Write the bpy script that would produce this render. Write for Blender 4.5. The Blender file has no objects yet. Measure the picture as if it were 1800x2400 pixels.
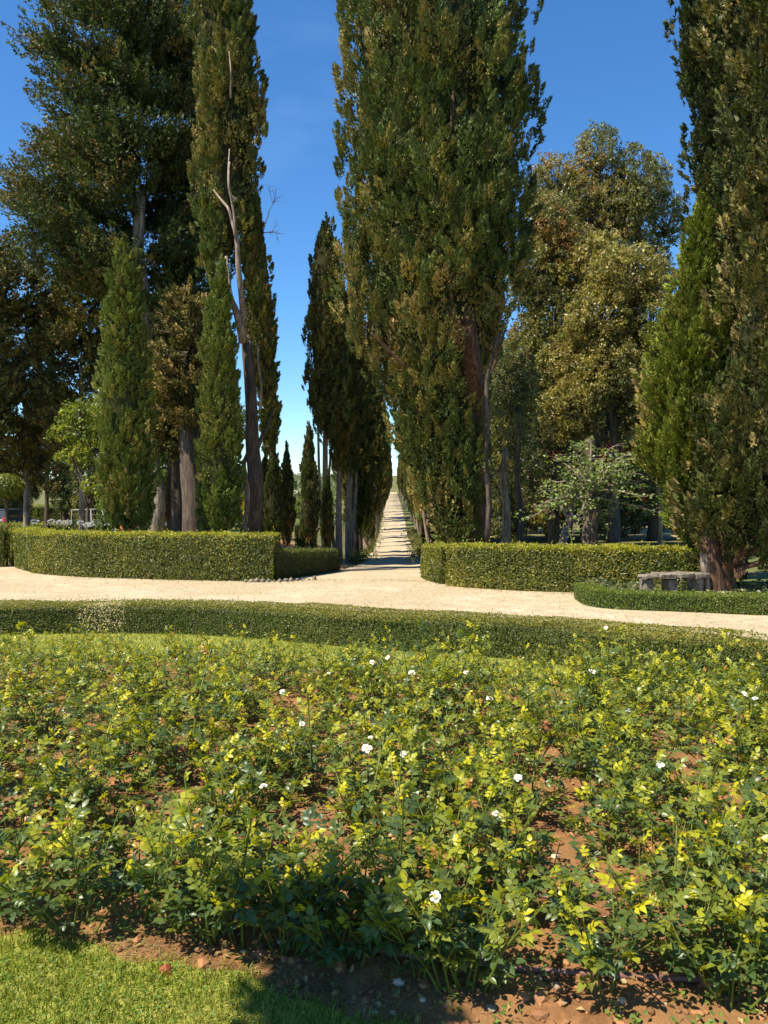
import bpy, math
import numpy as np
from mathutils import Matrix, Vector

# ------------------------------------------------------------------ camera, sky, sun
sc = bpy.context.scene
COL = sc.collection
F = 1803.0                       # focal length in photo pixels (photo 1800 x 2400)
CAM = np.array([0.0, 0.0, 1.65])
PITCH = math.atan(55 / F)
cd = bpy.data.cameras.new('camera')
cd.sensor_fit = 'VERTICAL'; cd.sensor_height = 24; cd.lens = 24 * F / 2400
cd.clip_start = 0.05; cd.clip_end = 6000
cam = bpy.data.objects.new('camera', cd); COL.objects.link(cam)
cam.location = CAM; cam.rotation_euler = (math.pi / 2 - PITCH, 0, 0)
sc.camera = cam

SUN_EL = math.radians(56); SUN_TO = np.array([-math.cos(math.radians(36)), -math.sin(math.radians(36))])
sun_dir = np.array([SUN_TO[0] * math.cos(SUN_EL), SUN_TO[1] * math.cos(SUN_EL), math.sin(SUN_EL)])
w = bpy.data.worlds.new('World'); sc.world = w; w.use_nodes = True
nt = w.node_tree; nt.nodes.clear()
sky = nt.nodes.new('ShaderNodeTexSky'); sky.sky_type = 'NISHITA'; sky.sun_disc = False
sky.sun_elevation = SUN_EL; sky.sun_rotation = math.atan2(sun_dir[0], sun_dir[1])
sky.altitude = 300; sky.air_density = 1.0; sky.dust_density = 0.0; sky.ozone_density = 3.6
bg = nt.nodes.new('ShaderNodeBackground'); bg.inputs[1].default_value = 0.105
wo = nt.nodes.new('ShaderNodeOutputWorld')
# a faint wisp of cirrus left of the tall central cypress
tc = nt.nodes.new('ShaderNodeTexCoord')
mp = nt.nodes.new('ShaderNodeMapping'); mp.inputs['Rotation'].default_value = (0, math.radians(-40), 0)
mp.inputs['Scale'].default_value = (4.0, 4.0, 13.0)
nz = nt.nodes.new('ShaderNodeTexNoise'); nz.inputs['Scale'].default_value = 1.6; nz.inputs['Detail'].default_value = 7
nz2 = nt.nodes.new('ShaderNodeTexNoise'); nz2.inputs['Scale'].default_value = 1.15; nz2.inputs['Detail'].default_value = 2
mr = nt.nodes.new('ShaderNodeMapRange'); mr.inputs[1].default_value = .42; mr.inputs[2].default_value = .75
mr2 = nt.nodes.new('ShaderNodeMapRange'); mr2.inputs[1].default_value = .994; mr2.inputs[2].default_value = .9985
dp = nt.nodes.new('ShaderNodeVectorMath'); dp.operation = 'DOT_PRODUCT'; _d = np.array([-.108, 1, .49]); dp.inputs[1].default_value = tuple(_d / np.linalg.norm(_d))
mm = nt.nodes.new('ShaderNodeMath'); mm.operation = 'MULTIPLY'
mm2 = nt.nodes.new('ShaderNodeMath'); mm2.operation = 'MULTIPLY'; mm2.inputs[1].default_value = .05
mx = nt.nodes.new('ShaderNodeMixRGB'); mx.inputs[2].default_value = (8, 9, 10, 1)
hs = nt.nodes.new('ShaderNodeHueSaturation'); hs.inputs['Saturation'].default_value = 1.2
L = nt.links.new
L(tc.outputs['Generated'], mp.inputs[0]); L(mp.outputs[0], nz.inputs[0]); L(tc.outputs['Generated'], dp.inputs[0])
L(nz.outputs[0], mr.inputs[0]); L(dp.outputs['Value'], mr2.inputs[0]); L(mr.outputs[0], mm.inputs[0]); L(mr2.outputs[0], mm.inputs[1])
L(mm.outputs[0], mm2.inputs[0]); L(mm2.outputs[0], mx.inputs[0]); L(sky.outputs[0], mx.inputs[1])
tn = nt.nodes.new('ShaderNodeMixRGB'); tn.blend_type = 'MULTIPLY'; tn.inputs[0].default_value = 1; tn.inputs[2].default_value = (.80, .95, 1.04, 1)
L(mx.outputs[0], hs.inputs['Color']); L(hs.outputs[0], tn.inputs[1]); L(tn.outputs[0], bg.inputs[0]); L(bg.outputs[0], wo.inputs[0])
sl = bpy.data.lights.new('sun', 'SUN'); sl.energy = 5.0; sl.angle = math.radians(.53); sl.color = (1.0, .92, .76)
so = bpy.data.objects.new('sun', sl); COL.objects.link(so)
so.rotation_euler = Vector((-sun_dir[0], -sun_dir[1], -sun_dir[2])).to_track_quat('-Z', 'Y').to_euler()
so.location = (-30, -15, 60)
sc.view_settings.view_transform = 'Standard'; sc.view_settings.look = 'None'
sc.view_settings.gamma = 1; sc.view_settings.use_curve_mapping = False
sc.view_settings.exposure = 0.9
sc.cycles.max_bounces = 6; sc.cycles.diffuse_bounces = 3; sc.cycles.transmission_bounces = 3
sc.cycles.transparent_max_bounces = 4

# ------------------------------------------------------------------ terrain and pixel helpers
RY = [-5, 2.4, 6, 8, 11, 14, 18, 20.5, 26, 40, 60, 87, 125, 200, 339, 420, 700, 1500]
RZ = [0, 0, -.08, -.22, -.42, -.6, -.75, -.85, -1.25, -2.3, -3.3, -3.45, -2.3, -1.35, -.8, 3.6, 12, 14]
TY = [-5, 2.4, 6, 8, 11, 14, 18, 20.5, 30, 45, 60, 90, 130, 200, 339, 420, 700, 1500]
TZ = [0, 0, -.08, -.22, -.42, -.6, -.75, -.85, -1.15, -1.4, -1.7, -2.05, -1.8, -.6, 1.5, 3.6, 12, 14]
def sstep(x): x = np.clip(x, 0, 1); return x * x * (3 - 2 * x)
def ground(x, y):
    x = np.asarray(x, float); y = np.asarray(y, float)
    r = np.interp(y, RY, RZ); t = np.interp(y, TY, TZ)
    d = x - .0122 * y
    k = np.maximum(sstep((-d - 2.2) / 5), sstep((d - 3) / 4))
    bump = .5 * np.sin(x * .011 + 1.3) * np.clip((y - 300) / 400, 0, 1) * 3
    return r * (1 - k) + t * k + bump
def ray(px, py):
    u = (px - 900) / F; v = (1200 - py) / F; c, s = math.cos(PITCH), math.sin(PITCH)
    return np.array([u, c + v * s, -s + v * c])
def at(px, py, Y):
    d = ray(px, py); return CAM + d * (Y / d[1])
def hit(px, py):
    d = ray(px, py); ys = np.concatenate([np.linspace(1.2, 30, 3000), np.linspace(30, 400, 3000)])
    p = CAM + d[None, :] * (ys / d[1])[:, None]
    below = p[:, 2] <= ground(p[:, 0], p[:, 1])
    i = int(np.argmax(below)) if below.any() else len(ys) - 1
    q = p[i].copy(); q[2] = float(ground(q[0], q[1])); return q
def base(px, Y):
    x = (px - 900) / F * Y; return np.array([x, Y, float(ground(x, Y))])
RNG = np.random.default_rng(7)

# ------------------------------------------------------------------ mesh helpers
def mk_mesh(name, V, Fs, C=None, mats=(), mi=None, smooth=False):
    """V (n,3); Fs list of (m,k) index arrays; C (n,3) tint per vertex; mi list of material index per array"""
    me = bpy.data.meshes.new(name)
    V = np.asarray(V, np.float32); Fs = [np.asarray(f, np.int32) for f in Fs]
    idx = [i for i, f in enumerate(Fs) if len(f)]
    if mi is not None: mi = [mi[i] for i in idx]
    Fs = [Fs[i] for i in idx]
    nl = sum(f.size for f in Fs); nf = sum(len(f) for f in Fs)
    me.vertices.add(len(V)); me.vertices.foreach_set('co', V.ravel())
    me.loops.add(nl); me.loops.foreach_set('vertex_index', np.concatenate([f.ravel() for f in Fs]))
    tot = np.concatenate([np.full(len(f), f.shape[1], np.int32) for f in Fs])
    start = np.concatenate([[0], np.cumsum(tot)[:-1]]).astype(np.int32)
    me.polygons.add(nf); me.polygons.foreach_set('loop_start', start); me.polygons.foreach_set('loop_total', tot)
    for m in mats: me.materials.append(m)
    if mi is not None:
        me.polygons.foreach_set('material_index', np.concatenate([np.full(len(f), k, np.int32) for f, k in zip(Fs, mi)]))
    me.polygons.foreach_set('use_smooth', np.full(nf, bool(smooth)))
    if C is not None:
        a = me.attributes.new('tint', 'FLOAT_COLOR', 'POINT')
        C4 = np.ones((len(V), 4), np.float32); C4[:, :3] = C; a.data.foreach_set('color', C4.ravel())
    me.update(calc_edges=True); return me
class MB:
    """collects pieces of ONE mesh"""
    def __init__(s): s.V = []; s.F = []; s.C = []; s.m = []; s.n = 0
    def add(s, V, Fs, C=(.5, .5, .5), m=0):
        V = np.asarray(V, float)
        for f in Fs:
            f = np.asarray(f)
            if len(f): s.F.append(f + s.n); s.m.append(m)
        C = np.asarray(C, float)
        s.C.append(np.broadcast_to(C, (len(V), 3))); s.V.append(V); s.n += len(V)
    def mesh(s, name, mats, smooth=False):
        return mk_mesh(name, np.concatenate(s.V), s.F, np.concatenate(s.C), mats, s.m, smooth)
    def obj(s, name, mats, parent=None, smooth=False, loc=None):
        return link(name, s.mesh(name, mats, smooth), parent, loc)
def link(name, me, parent=None, loc=None):
    o = bpy.data.objects.new(name, me); COL.objects.link(o)
    if parent is not None: o.parent = parent
    if loc is not None: o.location = loc
    return o
def empty(name, loc, label, cat, group=None):
    o = bpy.data.objects.new(name, None); COL.objects.link(o); o.location = loc; o.empty_display_size = .2
    return tag(o, label, cat, group)
def tag(o, label=None, cat=None, group=None, kind=None):
    if label: o['label'] = label
    if cat: o['category'] = cat
    if group: o['group'] = group
    if kind: o['kind'] = kind
    return o
def copy_tree(root, loc, rz=0, s=(1, 1, 1), label=None):
    r = root.copy(); COL.objects.link(r); r.location = loc; r.rotation_euler = (0, 0, rz); r.scale = s
    if label: r['label'] = label
    for ch in list(root.children):
        c = ch.copy(); COL.objects.link(c); c.parent = r
        for g in list(ch.children):
            d = g.copy(); COL.objects.link(d); d.parent = c
    return r
def nrm(a): return a / np.maximum(np.linalg.norm(a, axis=-1, keepdims=True), 1e-9)
def box(c, s, rz=0.0, bev=0.0):
    x, y, z = np.array(s) / 2.0; b = bev
    if b <= 0:
        V = np.array([[i, j, k] for k in (-z, z) for j in (-y, y) for i in (-x, x)])
        Q = np.array([[0, 2, 3, 1], [4, 5, 7, 6], [0, 1, 5, 4], [2, 6, 7, 3], [0, 4, 6, 2], [1, 3, 7, 5]])
        Fs = [Q]
    else:
        V = []; ring = []
        for (zz, ins) in ((-z, b), (-z + b, 0), (z - b, 0), (z, b)):
            X, Y = x - ins, y - ins; r = [(-X + b, -Y), (X - b, -Y), (X, -Y + b), (X, Y - b), (X - b, Y), (-X + b, Y), (-X, Y - b), (-X, -Y + b)]
            ring.append(len(V)); V += [(a, c2, zz) for a, c2 in r]
        V = np.array(V); Q = []
        for k in range(3):
            for i in range(8): j = (i + 1) % 8; Q.append([ring[k] + i, ring[k] + j, ring[k + 1] + j, ring[k + 1] + i])
        Fs = [np.array(Q), np.array([[ring[3] + i for i in range(8)], [ring[0] + 7 - i for i in range(8)]])]
    cs, sn = math.cos(rz), math.sin(rz)
    V = V @ np.array([[cs, sn, 0], [-sn, cs, 0], [0, 0, 1]]) + np.array(c)
    return V, Fs
def tube(path, rad, n=10, flute=0.0, fl_n=5, seed=0, cap=True):
    P = np.asarray(path, float); m = len(P); rad = np.broadcast_to(np.asarray(rad, float), (m,))
    T = nrm(np.gradient(P, axis=0)); ref = np.array([1.0, 0, 0]) if abs(T[0][0]) < .8 else np.array([0, 1.0, 0])
    A = nrm(np.cross(np.broadcast_to(ref, T.shape), T)); B = np.cross(T, A)
    th = np.linspace(0, 2 * math.pi, n, endpoint=False); rr = np.random.default_rng(seed)
    ph = rr.uniform(0, 6.28, 3)
    k = np.arange(m)[:, None]
    f = 1 + flute * (np.sin(fl_n * th + ph[0] + k * .25) * .6 + np.sin((2 * fl_n + 1) * th + ph[1] - k * .2) * .4)
    V = P[:, None, :] + (A[:, None, :] * np.cos(th)[None, :, None] + B[:, None, :] * np.sin(th)[None, :, None]) * (rad[:, None] * f)[:, :, None]
    V = V.reshape(-1, 3); i = np.arange(m - 1)[:, None] * n; j = np.arange(n)[None, :]; j2 = (j + 1) % n
    Q = np.stack([i + j, i + j2, i + n + j2, i + n + j], -1).reshape(-1, 4)
    Fs = [Q]
    if cap: Fs.append(np.array([np.arange(n)[::-1], (m - 1) * n + np.arange(n)]))
    return V, Fs
def smoothpath(pts, n):
    pts = np.asarray(pts, float); m = len(pts)
    if m < 3:
        t = np.linspace(0, 1, n)[:, None]; return pts[0] * (1 - t) + pts[-1] * t
    ext = np.vstack([2 * pts[0] - pts[1], pts, 2 * pts[-1] - pts[-2]]); out = []
    for u in np.linspace(0, m - 1 - 1e-6, n):
        i = int(u); f = u - i; p0, p1, p2, p3 = ext[i:i + 4]
        out.append(.5 * ((2 * p1) + (-p0 + p2) * f + (2 * p0 - 5 * p1 + 4 * p2 - p3) * f * f + (-p0 + 3 * p1 - 3 * p2 + p3) * f ** 3))
    return np.array(out)
def snoise(P, s=1.0, seed=0):
    r = np.random.default_rng(seed + 99); out = 0; amp = 1; tot = 0
    for k in range(4):
        d = r.normal(size=(3, 3)) * s * (1.9 ** k); ph = r.uniform(0, 6.28, 3)
        q = P @ d.T + ph; out = out + amp * (np.sin(q[..., 0]) + np.sin(q[..., 1]) + np.sin(q[..., 2])) / 3; tot += amp; amp *= .55
    return out / tot * 1.6

# ------------------------------------------------------------------ foliage
def kites(c, a, nn, Ln, Wd, col, fold=.15, rng=RNG):
    """one leaf-shaped quad per row: centre c, axis a, facing nn"""
    n = len(c); a = nrm(a); s = nrm(np.cross(a, nn)); up = np.cross(s, a)
    Ln = np.broadcast_to(Ln, (n,))[:, None]; Wd = np.broadcast_to(Wd, (n,))[:, None]
    p0 = c - a * Ln * .5; p2 = c + a * Ln * .5 - up * Ln * .1
    m = c - a * Ln * .02 + up * Wd * fold
    V = np.stack([p0, m + s * Wd * .5, p2, m - s * Wd * .5], 1).reshape(-1, 3)
    i = np.arange(n)[:, None] * 4
    return V, [i + np.array([[0, 1, 2, 3]])], np.repeat(col, 4, axis=0)
def slivers(c, a, nn, Ln, Wd, col):
    """one pointed triangle per spray"""
    n = len(c); a = nrm(a); s = nrm(np.cross(a, nn)); Ln = np.broadcast_to(Ln, (n,))[:, None]; Wd = np.broadcast_to(Wd, (n,))[:, None]
    V = np.stack([c - a * Ln * .38 + s * Wd * .62, c + a * Ln * .62, c - a * Ln * .30 - s * Wd * .62], 1).reshape(-1, 3)
    return V, [np.arange(n)[:, None] * 3 + np.array([[0, 1, 2]])], np.repeat(col, 3, axis=0)
TOPZ = [1e9]   # crown height above which nothing shows in the photograph
def plume_cloud(cen, ax, pl, pw, k, sl_, sw_, cols, rng, out=None, wild=.45, taper=.55, jit=.22, shell=.75, back=None):
    """each plume is a teardrop of k small sprays"""
    N = len(cen); u = nrm(rng.normal(size=(N, k, 3))); ax = nrm(ax)
    if out is not None:   # keep sprays on the side that looks outwards
        d = (u * out[:, None, :]).sum(-1, keepdims=True); u = nrm(np.where(d < -.25, u - 2 * d * out[:, None, :], u))
    rad = rng.uniform(shell, 1.0, (N, k, 1))
    al = (u * ax[:, None, :]).sum(-1, keepdims=True); pe = u - al * ax[:, None, :]
    pos = cen[:, None, :] + ax[:, None, :] * al * pl[:, None, None] * .5 * rad + pe * pw[:, None, None] * .5 * rad * (1 - taper * al)
    nn = nrm(pe * 1.0 + ax[:, None, :] * (al * .6 + .15) + rng.normal(size=pos.shape) * wild)
    a = nrm(ax[:, None, :] * .9 + u * .5 + rng.normal(size=pos.shape) * wild)
    col = cols[:, None, :] * (1 + rng.normal(0, jit, (N, k, 1))) * (1 + rng.normal(0, .06, (N, k, 3)))
    n = N * k; f = rng.uniform(.7, 1.35, n)
    pos, a, nn, col = pos.reshape(n, 3), a.reshape(n, 3), nn.reshape(n, 3), np.clip(col.reshape(n, 3), .004, .9)
    if back is not None:   # the side turned away from the garden carries fewer, larger sprays
        bk = np.repeat((cen[:, 1] > back) | (cen[:, 2] > TOPZ[0]), k); kp = ~bk | (rng.uniform(0, 1, n) < .33); f = np.where(bk, f * 1.6, f); pos, a, nn, col, f = pos[kp], a[kp], nn[kp], col[kp], f[kp]
    return slivers(pos, a, nn, sl_ * f, sw_ * f * 1.12, col)
GREEN = np.array([.098, .120, .030]); OLIVE = np.array([.21, .180, .045]); BROWN = np.array([.29, .21, .07])
LIME = np.array([.085, .125, .020]); DARK = np.array([.042, .050, .017]); TAN = np.array([.21, .145, .055])
def palette(P, rng, cols, wts, seed=0, scale=.5):
    """patchy choice between colours"""
    v = snoise(P, scale, seed) * .35 + rng.uniform(0, 1, len(P)) * .65 + .1
    r = np.clip((v - v.min()) / (v.max() - v.min() + 1e-9), 0, .9999); r = np.argsort(np.argsort(r)) / len(r)
    cw = np.cumsum(np.array(wts) / np.sum(wts)); i = np.searchsorted(cw, r, side='right').clip(0, len(cols) - 1)
    c = np.array(cols)[i]; return c * rng.uniform(.8, 1.2, (len(P), 1))
def cyp_profile(H, R, low=.08, full=.3, pt=.8):
    z = np.linspace(0, 1, 14); r = np.where(z < full, .42 + .58 * np.sin(z / full * math.pi / 2), np.cos(np.clip((z - full) / (1 - full), 0, 1) * math.pi / 2) ** pt)
    zz = low * H + z * H * (1 - low); return np.stack([zz, np.zeros(14), R * r + .03], 1)
def cypress_crown(rows, nplume, k, psize, sl_, sw_, cols, wts, seed, lean_out=.3, core=True, ang=None, rough=.14, cens=.5, holes=0.0, depth=1.0, carve=None, back=0.15):
    """rows: (z, x centre, half width).  returns MB with core + foliage around the local origin"""
    rng = np.random.default_rng(seed); rows = np.array(sorted(map(tuple, rows)), float)
    mb = MB(); zz = rows[:, 0]
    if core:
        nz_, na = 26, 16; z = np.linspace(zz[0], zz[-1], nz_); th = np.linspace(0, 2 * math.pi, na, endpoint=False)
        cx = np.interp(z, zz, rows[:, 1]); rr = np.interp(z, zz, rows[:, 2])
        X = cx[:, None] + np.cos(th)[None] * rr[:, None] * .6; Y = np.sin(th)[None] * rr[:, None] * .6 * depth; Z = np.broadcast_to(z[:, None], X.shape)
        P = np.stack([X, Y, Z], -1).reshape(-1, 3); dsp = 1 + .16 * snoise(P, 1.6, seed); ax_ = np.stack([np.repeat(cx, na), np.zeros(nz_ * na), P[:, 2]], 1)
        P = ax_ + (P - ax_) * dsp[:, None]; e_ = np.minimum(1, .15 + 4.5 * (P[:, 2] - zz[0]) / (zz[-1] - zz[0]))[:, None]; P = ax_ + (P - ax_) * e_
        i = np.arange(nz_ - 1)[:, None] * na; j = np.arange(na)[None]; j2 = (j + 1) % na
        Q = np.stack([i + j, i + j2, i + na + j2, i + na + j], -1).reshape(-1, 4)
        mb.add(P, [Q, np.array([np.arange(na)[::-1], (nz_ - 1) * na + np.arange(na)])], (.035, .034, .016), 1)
    # plumes
    n0 = nplume * 3; z = rng.uniform(zz[0], zz[-1], n0); rr = np.interp(z, zz, rows[:, 2])
    keep = rng.uniform(0, rows[:, 2].max(), n0) < rr + .08 * rows[:, 2].max(); z = z[keep][:nplume]; n = len(z)
    rr = np.interp(z, zz, rows[:, 2]); cx = np.interp(z, zz, rows[:, 1]); th = rng.uniform(0, 2 * math.pi, n)
    if ang is not None: th = ang(rng, n)
    P = np.stack([cx + np.cos(th) * rr, np.sin(th) * rr * depth, z], 1)
    Rm = rows[:, 2].max(); big = 1 + rough * snoise(P * np.array([1, 1, .6]), 1.5 / min(max(Rm, .3), 1.1) , seed + 3)
    rad = rng.uniform(.74, 1.0, n) * big
    outd = np.stack([np.cos(th), np.sin(th), np.zeros(n)], 1)
    pl = psize * rng.uniform(.65, 1.45, n) * (.6 + .4 * rr / rows[:, 2].max()); pw = pl * rng.uniform(.38, .54, n)
    rloc = np.maximum(rr * rad - pw * .4, 0)
    cen = np.stack([cx + np.cos(th) * rloc, np.sin(th) * rloc * depth, z], 1)
    if carve is not None:
        ok = ~carve(cen); cen, outd, pl, pw, z = cen[ok], outd[ok], pl[ok], pw[ok], z[ok]; n = len(z)
    if holes > 0:
        ok = snoise(cen, 1.1, seed + 8) > -1 + holes; cen, outd, pl, pw, z = cen[ok], outd[ok], pl[ok], pw[ok], z[ok]; n = len(z)
    ax = nrm(np.array([0, 0, 1.0]) + outd * lean_out * .8 + rng.normal(0, .10, (n, 3)))
    # inner layer of plumes that closes the crown round the trunk
    mi = int(n * .7); si_ = rng.permutation(n)[:mi]; axi = np.stack([np.interp(z[si_], zz, rows[:, 1]), np.zeros(mi), z[si_]], 1)
    ci = axi + (cen[si_] - axi) * .74; k2 = max(30, int(k * .62))
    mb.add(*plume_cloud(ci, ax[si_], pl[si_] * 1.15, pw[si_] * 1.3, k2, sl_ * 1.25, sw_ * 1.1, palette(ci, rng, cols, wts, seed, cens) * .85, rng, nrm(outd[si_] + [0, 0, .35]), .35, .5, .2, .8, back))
    # every lobe (an upright flame of branches) carries its own plumes, so dark clefts stay between lobes
    per = 11; m = max(30, int(n / per * 1.15)); sel = rng.permutation(n)[:m]; lc, la, lo = cen[sel], ax[sel], outd[sel]; rrl = np.interp(z[sel], zz, rows[:, 2])
    LL_ = np.minimum(psize * 2.5 * rng.uniform(.7, 1.3, m), rrl * 2.6 + .3); LW_ = np.minimum(LL_ * rng.uniform(.38, .52, m), rrl * .8 + .12)
    lc = lc - lo * LW_[:, None] * .34
    u = nrm(rng.normal(size=(m, per, 3)) + lo[:, None] * .75); al = (u * la[:, None]).sum(-1, keepdims=True); pe = u - al * la[:, None]
    q = lc[:, None] + la[:, None] * al * LL_[:, None, None] * .5 + pe * LW_[:, None, None] * .5 * (1 - .5 * al); q = q.reshape(-1, 3)
    qa = nrm(la[:, None] * 1.0 + u * .45 + rng.normal(0, .12, u.shape)).reshape(-1, 3); od = np.repeat(lo, per, 0); N_ = m * per
    pl = psize * .8 * rng.uniform(.6, 1.3, N_) * (.55 + .45 * np.repeat(rrl, per) / rows[:, 2].max()); pw = pl * rng.uniform(.36, .5, N_)
    if carve is not None: ok = ~carve(q); q, qa, od, pl, pw = q[ok], qa[ok], od[ok], pl[ok], pw[ok]
    lt = np.repeat(rng.uniform(.8, 1.22, (m, 1)), per, 0)
    if carve is not None: lt = lt[ok]
    col = palette(q, rng, cols, wts, seed, cens) * lt
    mb.add(*plume_cloud(q, qa, pl, pw, k, sl_ * 1.1, sw_ * .84, col, rng, nrm(od + [0, 0, .35]), .3, .6, .2, .82, back))
    return mb
def rows_px(tab, Y, px0, z0):
    """silhouette table (py, x left, x right) seen at distance Y -> local rows"""
    x0 = (px0 - 900) / F * Y; out = []
    for py, xl, xr in tab:
        p = at(.5 * (xl + xr), py, Y); out.append((p[2] - z0, p[0] - x0, max(.5 * (xr - xl) / F * Y, .03)))
    return out

# ------------------------------------------------------------------ materials
def new_mat(name):
    m = bpy.data.materials.new(name); m.use_nodes = True; n = m.node_tree; p = n.nodes['Principled BSDF']; return m, n, p
def foliage_mat(name, trans=.3, rough=.5, spec=.35, nscale=3.0, tgain=(1.5, 1.7, .6)):
    m, n, p = new_mat(name); N = n.nodes; L = n.links.new
    a = N.new('ShaderNodeAttribute'); a.attribute_name = 'tint'
    g = N.new('ShaderNodeNewGeometry'); t = N.new('ShaderNodeTexNoise'); t.inputs['Scale'].default_value = nscale
    r = N.new('ShaderNodeMapRange'); r.inputs[3].default_value = .72; r.inputs[4].default_value = 1.28
    v = N.new('ShaderNodeMixRGB'); v.blend_type = 'MULTIPLY'; v.inputs[0].default_value = 1
    L(g.outputs['Position'], t.inputs[0]); L(t.outputs[0], r.inputs[0]); L(a.outputs['Color'], v.inputs[1]); L(r.outputs[0], v.inputs[2])
    L(v.outputs[0], p.inputs['Base Color']); p.inputs['Roughness'].default_value = rough; p.inputs['Specular IOR Level'].default_value = spec
    tr = N.new('ShaderNodeBsdfTranslucent'); tg = N.new('ShaderNodeMixRGB'); tg.blend_type = 'MULTIPLY'; tg.inputs[0].default_value = 1
    tg.inputs[2].default_value = (*tgain, 1); L(v.outputs[0], tg.inputs[1]); L(tg.outputs[0], tr.inputs[0])
    ms = N.new('ShaderNodeMixShader'); ms.inputs[0].default_value = trans
    L(p.outputs[0], ms.inputs[1]); L(tr.outputs[0], ms.inputs[2]); L(ms.outputs[0], N['Material Output'].inputs[0]); return m
M_FOL = foliage_mat('conifer_foliage', .10, .6, .2, 1.5)
M_LEAF = foliage_mat('broad_leaf', .35, .42, .45, 2.0)
M_ROSE = foliage_mat('rose_leaf', .33, .36, .4, 9.0, (1.9, 1.9, .35))
M_GRASS = foliage_mat('grass_blade', .35, .5, .3, 4.0)
def tint_mat(name, rough=.7, spec=.3, metal=0):
    m, n, p = new_mat(name); a = n.nodes.new('ShaderNodeAttribute'); a.attribute_name = 'tint'
    n.links.new(a.outputs['Color'], p.inputs['Base Color']); p.inputs['Roughness'].default_value = rough
    p.inputs['Specular IOR Level'].default_value = spec; p.inputs['Metallic'].default_value = metal; return m
M_TINT = tint_mat('plain_surface', .7)
M_CORE = tint_mat('dark_crown_core', 1.0, 0.0)  # inner hull kept very dark, so shade in the crown gaps is painted in
def bark_mat(name, c1, c2, c3, scale=6, stretch=.12, bump=.6):
    m, n, p = new_mat(name); N = n.nodes; L = n.links.new
    g = N.new('ShaderNodeNewGeometry'); mp = N.new('ShaderNodeMapping'); mp.inputs['Scale'].default_value = (scale, scale, scale * stretch)
    t = N.new('ShaderNodeTexNoise'); t.inputs['Scale'].default_value = 2.5; t.inputs['Detail'].default_value = 8; t.inputs['Distortion'].default_value = .6
    cr = N.new('ShaderNodeValToRGB'); e = cr.color_ramp.elements; e[0].position = .33; e[0].color = (*c1, 1); e[1].position = .66; e[1].color = (*c3, 1)
    x = cr.color_ramp.elements.new(.5); x.color = (*c2, 1)
    b = N.new('ShaderNodeBump'); b.inputs['Strength'].default_value = bump; b.inputs['Distance'].default_value = .03
    L(g.outputs['Position'], mp.inputs[0]); L(mp.outputs[0], t.inputs[0]); L(t.outputs[0], cr.inputs[0]); L(cr.outputs[0], p.inputs['Base Color'])
    L(t.outputs[0], b.inputs['Height']); L(b.outputs[0], p.inputs['Normal']); p.inputs['Roughness'].default_value = .9; return m
M_BARK = bark_mat('cypress_bark', (.10, .075, .05), (.23, .17, .12), (.40, .32, .25))
M_BARKD = bark_mat('dark_bark', (.035, .025, .018), (.08, .055, .038), (.14, .10, .07))
M_BARKR = bark_mat('red_bark', (.03, .014, .008), (.10, .045, .022), (.20, .10, .055), 9, .07, 1.0)
M_STONE = bark_mat('weathered_stone', (.09, .075, .055), (.17, .14, .10), (.28, .23, .17), 5, 1.0, .5)
def ground_mat(name, stops, scale, detail=8, bump=.3, bdist=.02, rough=.95, scale2=None, mixc=None, vor=None):
    m, n, p = new_mat(name); N = n.nodes; L = n.links.new
    g = N.new('ShaderNodeNewGeometry'); t = N.new('ShaderNodeTexNoise'); t.inputs['Scale'].default_value = scale; t.inputs['Detail'].default_value = detail
    t.inputs['Roughness'].default_value = .65
    cr = N.new('ShaderNodeValToRGB'); e = cr.color_ramp.elements
    e[0].position, e[0].color = stops[0][0], (*stops[0][1], 1); e[1].position, e[1].color = stops[-1][0], (*stops[-1][1], 1)
    for s in stops[1:-1]: x = e.new(s[0]); x.color = (*s[1], 1)
    L(g.outputs['Position'], t.inputs[0]); L(t.outputs[0], cr.inputs[0]); out = cr.outputs[0]; h = t.outputs[0]
    if scale2:
        t2 = N.new('ShaderNodeTexNoise'); t2.inputs['Scale'].default_value = scale2; t2.inputs['Detail'].default_value = 4
        r2 = N.new('ShaderNodeMapRange'); r2.inputs[1].default_value = .42; r2.inputs[2].default_value = .62
        mx = N.new('ShaderNodeMixRGB'); mx.inputs[2].default_value = (*mixc, 1)
        L(g.outputs['Position'], t2.inputs[0]); L(t2.outputs[0], r2.inputs[0]); L(r2.outputs[0], mx.inputs[0]); L(out, mx.inputs[1]); out = mx.outputs[0]
    if vor:
        v = N.new('ShaderNodeTexVoronoi'); v.inputs['Scale'].default_value = vor
        mv = N.new('ShaderNodeMixRGB'); mv.blend_type = 'MULTIPLY'; mv.inputs[0].default_value = .75
        sat = N.new('ShaderNodeHueSaturation'); sat.inputs['Saturation'].default_value = .22; sat.inputs['Value'].default_value = 1.25
        L(g.outputs['Position'], v.inputs[0]); L(v.outputs['Color'], sat.inputs['Color']); L(out, mv.inputs[1]); L(sat.outputs[0], mv.inputs[2]); out = mv.outputs[0]
        h = v.outputs['Distance']
    L(out, p.inputs['Base Color'])
    b = N.new('ShaderNodeBump'); b.inputs['Strength'].default_value = bump; b.inputs['Distance'].default_value = bdist
    L(h, b.inputs['Height']); L(b.outputs[0], p.inputs['Normal']); p.inputs['Roughness'].default_value = rough; p.inputs['Specular IOR Level'].default_value = .2
    return m
M_GROUND = ground_mat('dry_ground', [(.35, (.10, .085, .035)), (.5, (.16, .14, .055)), (.65, (.25, .17, .08))], 1.2, scale2=.15, mixc=(.09, .12, .03))
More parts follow.
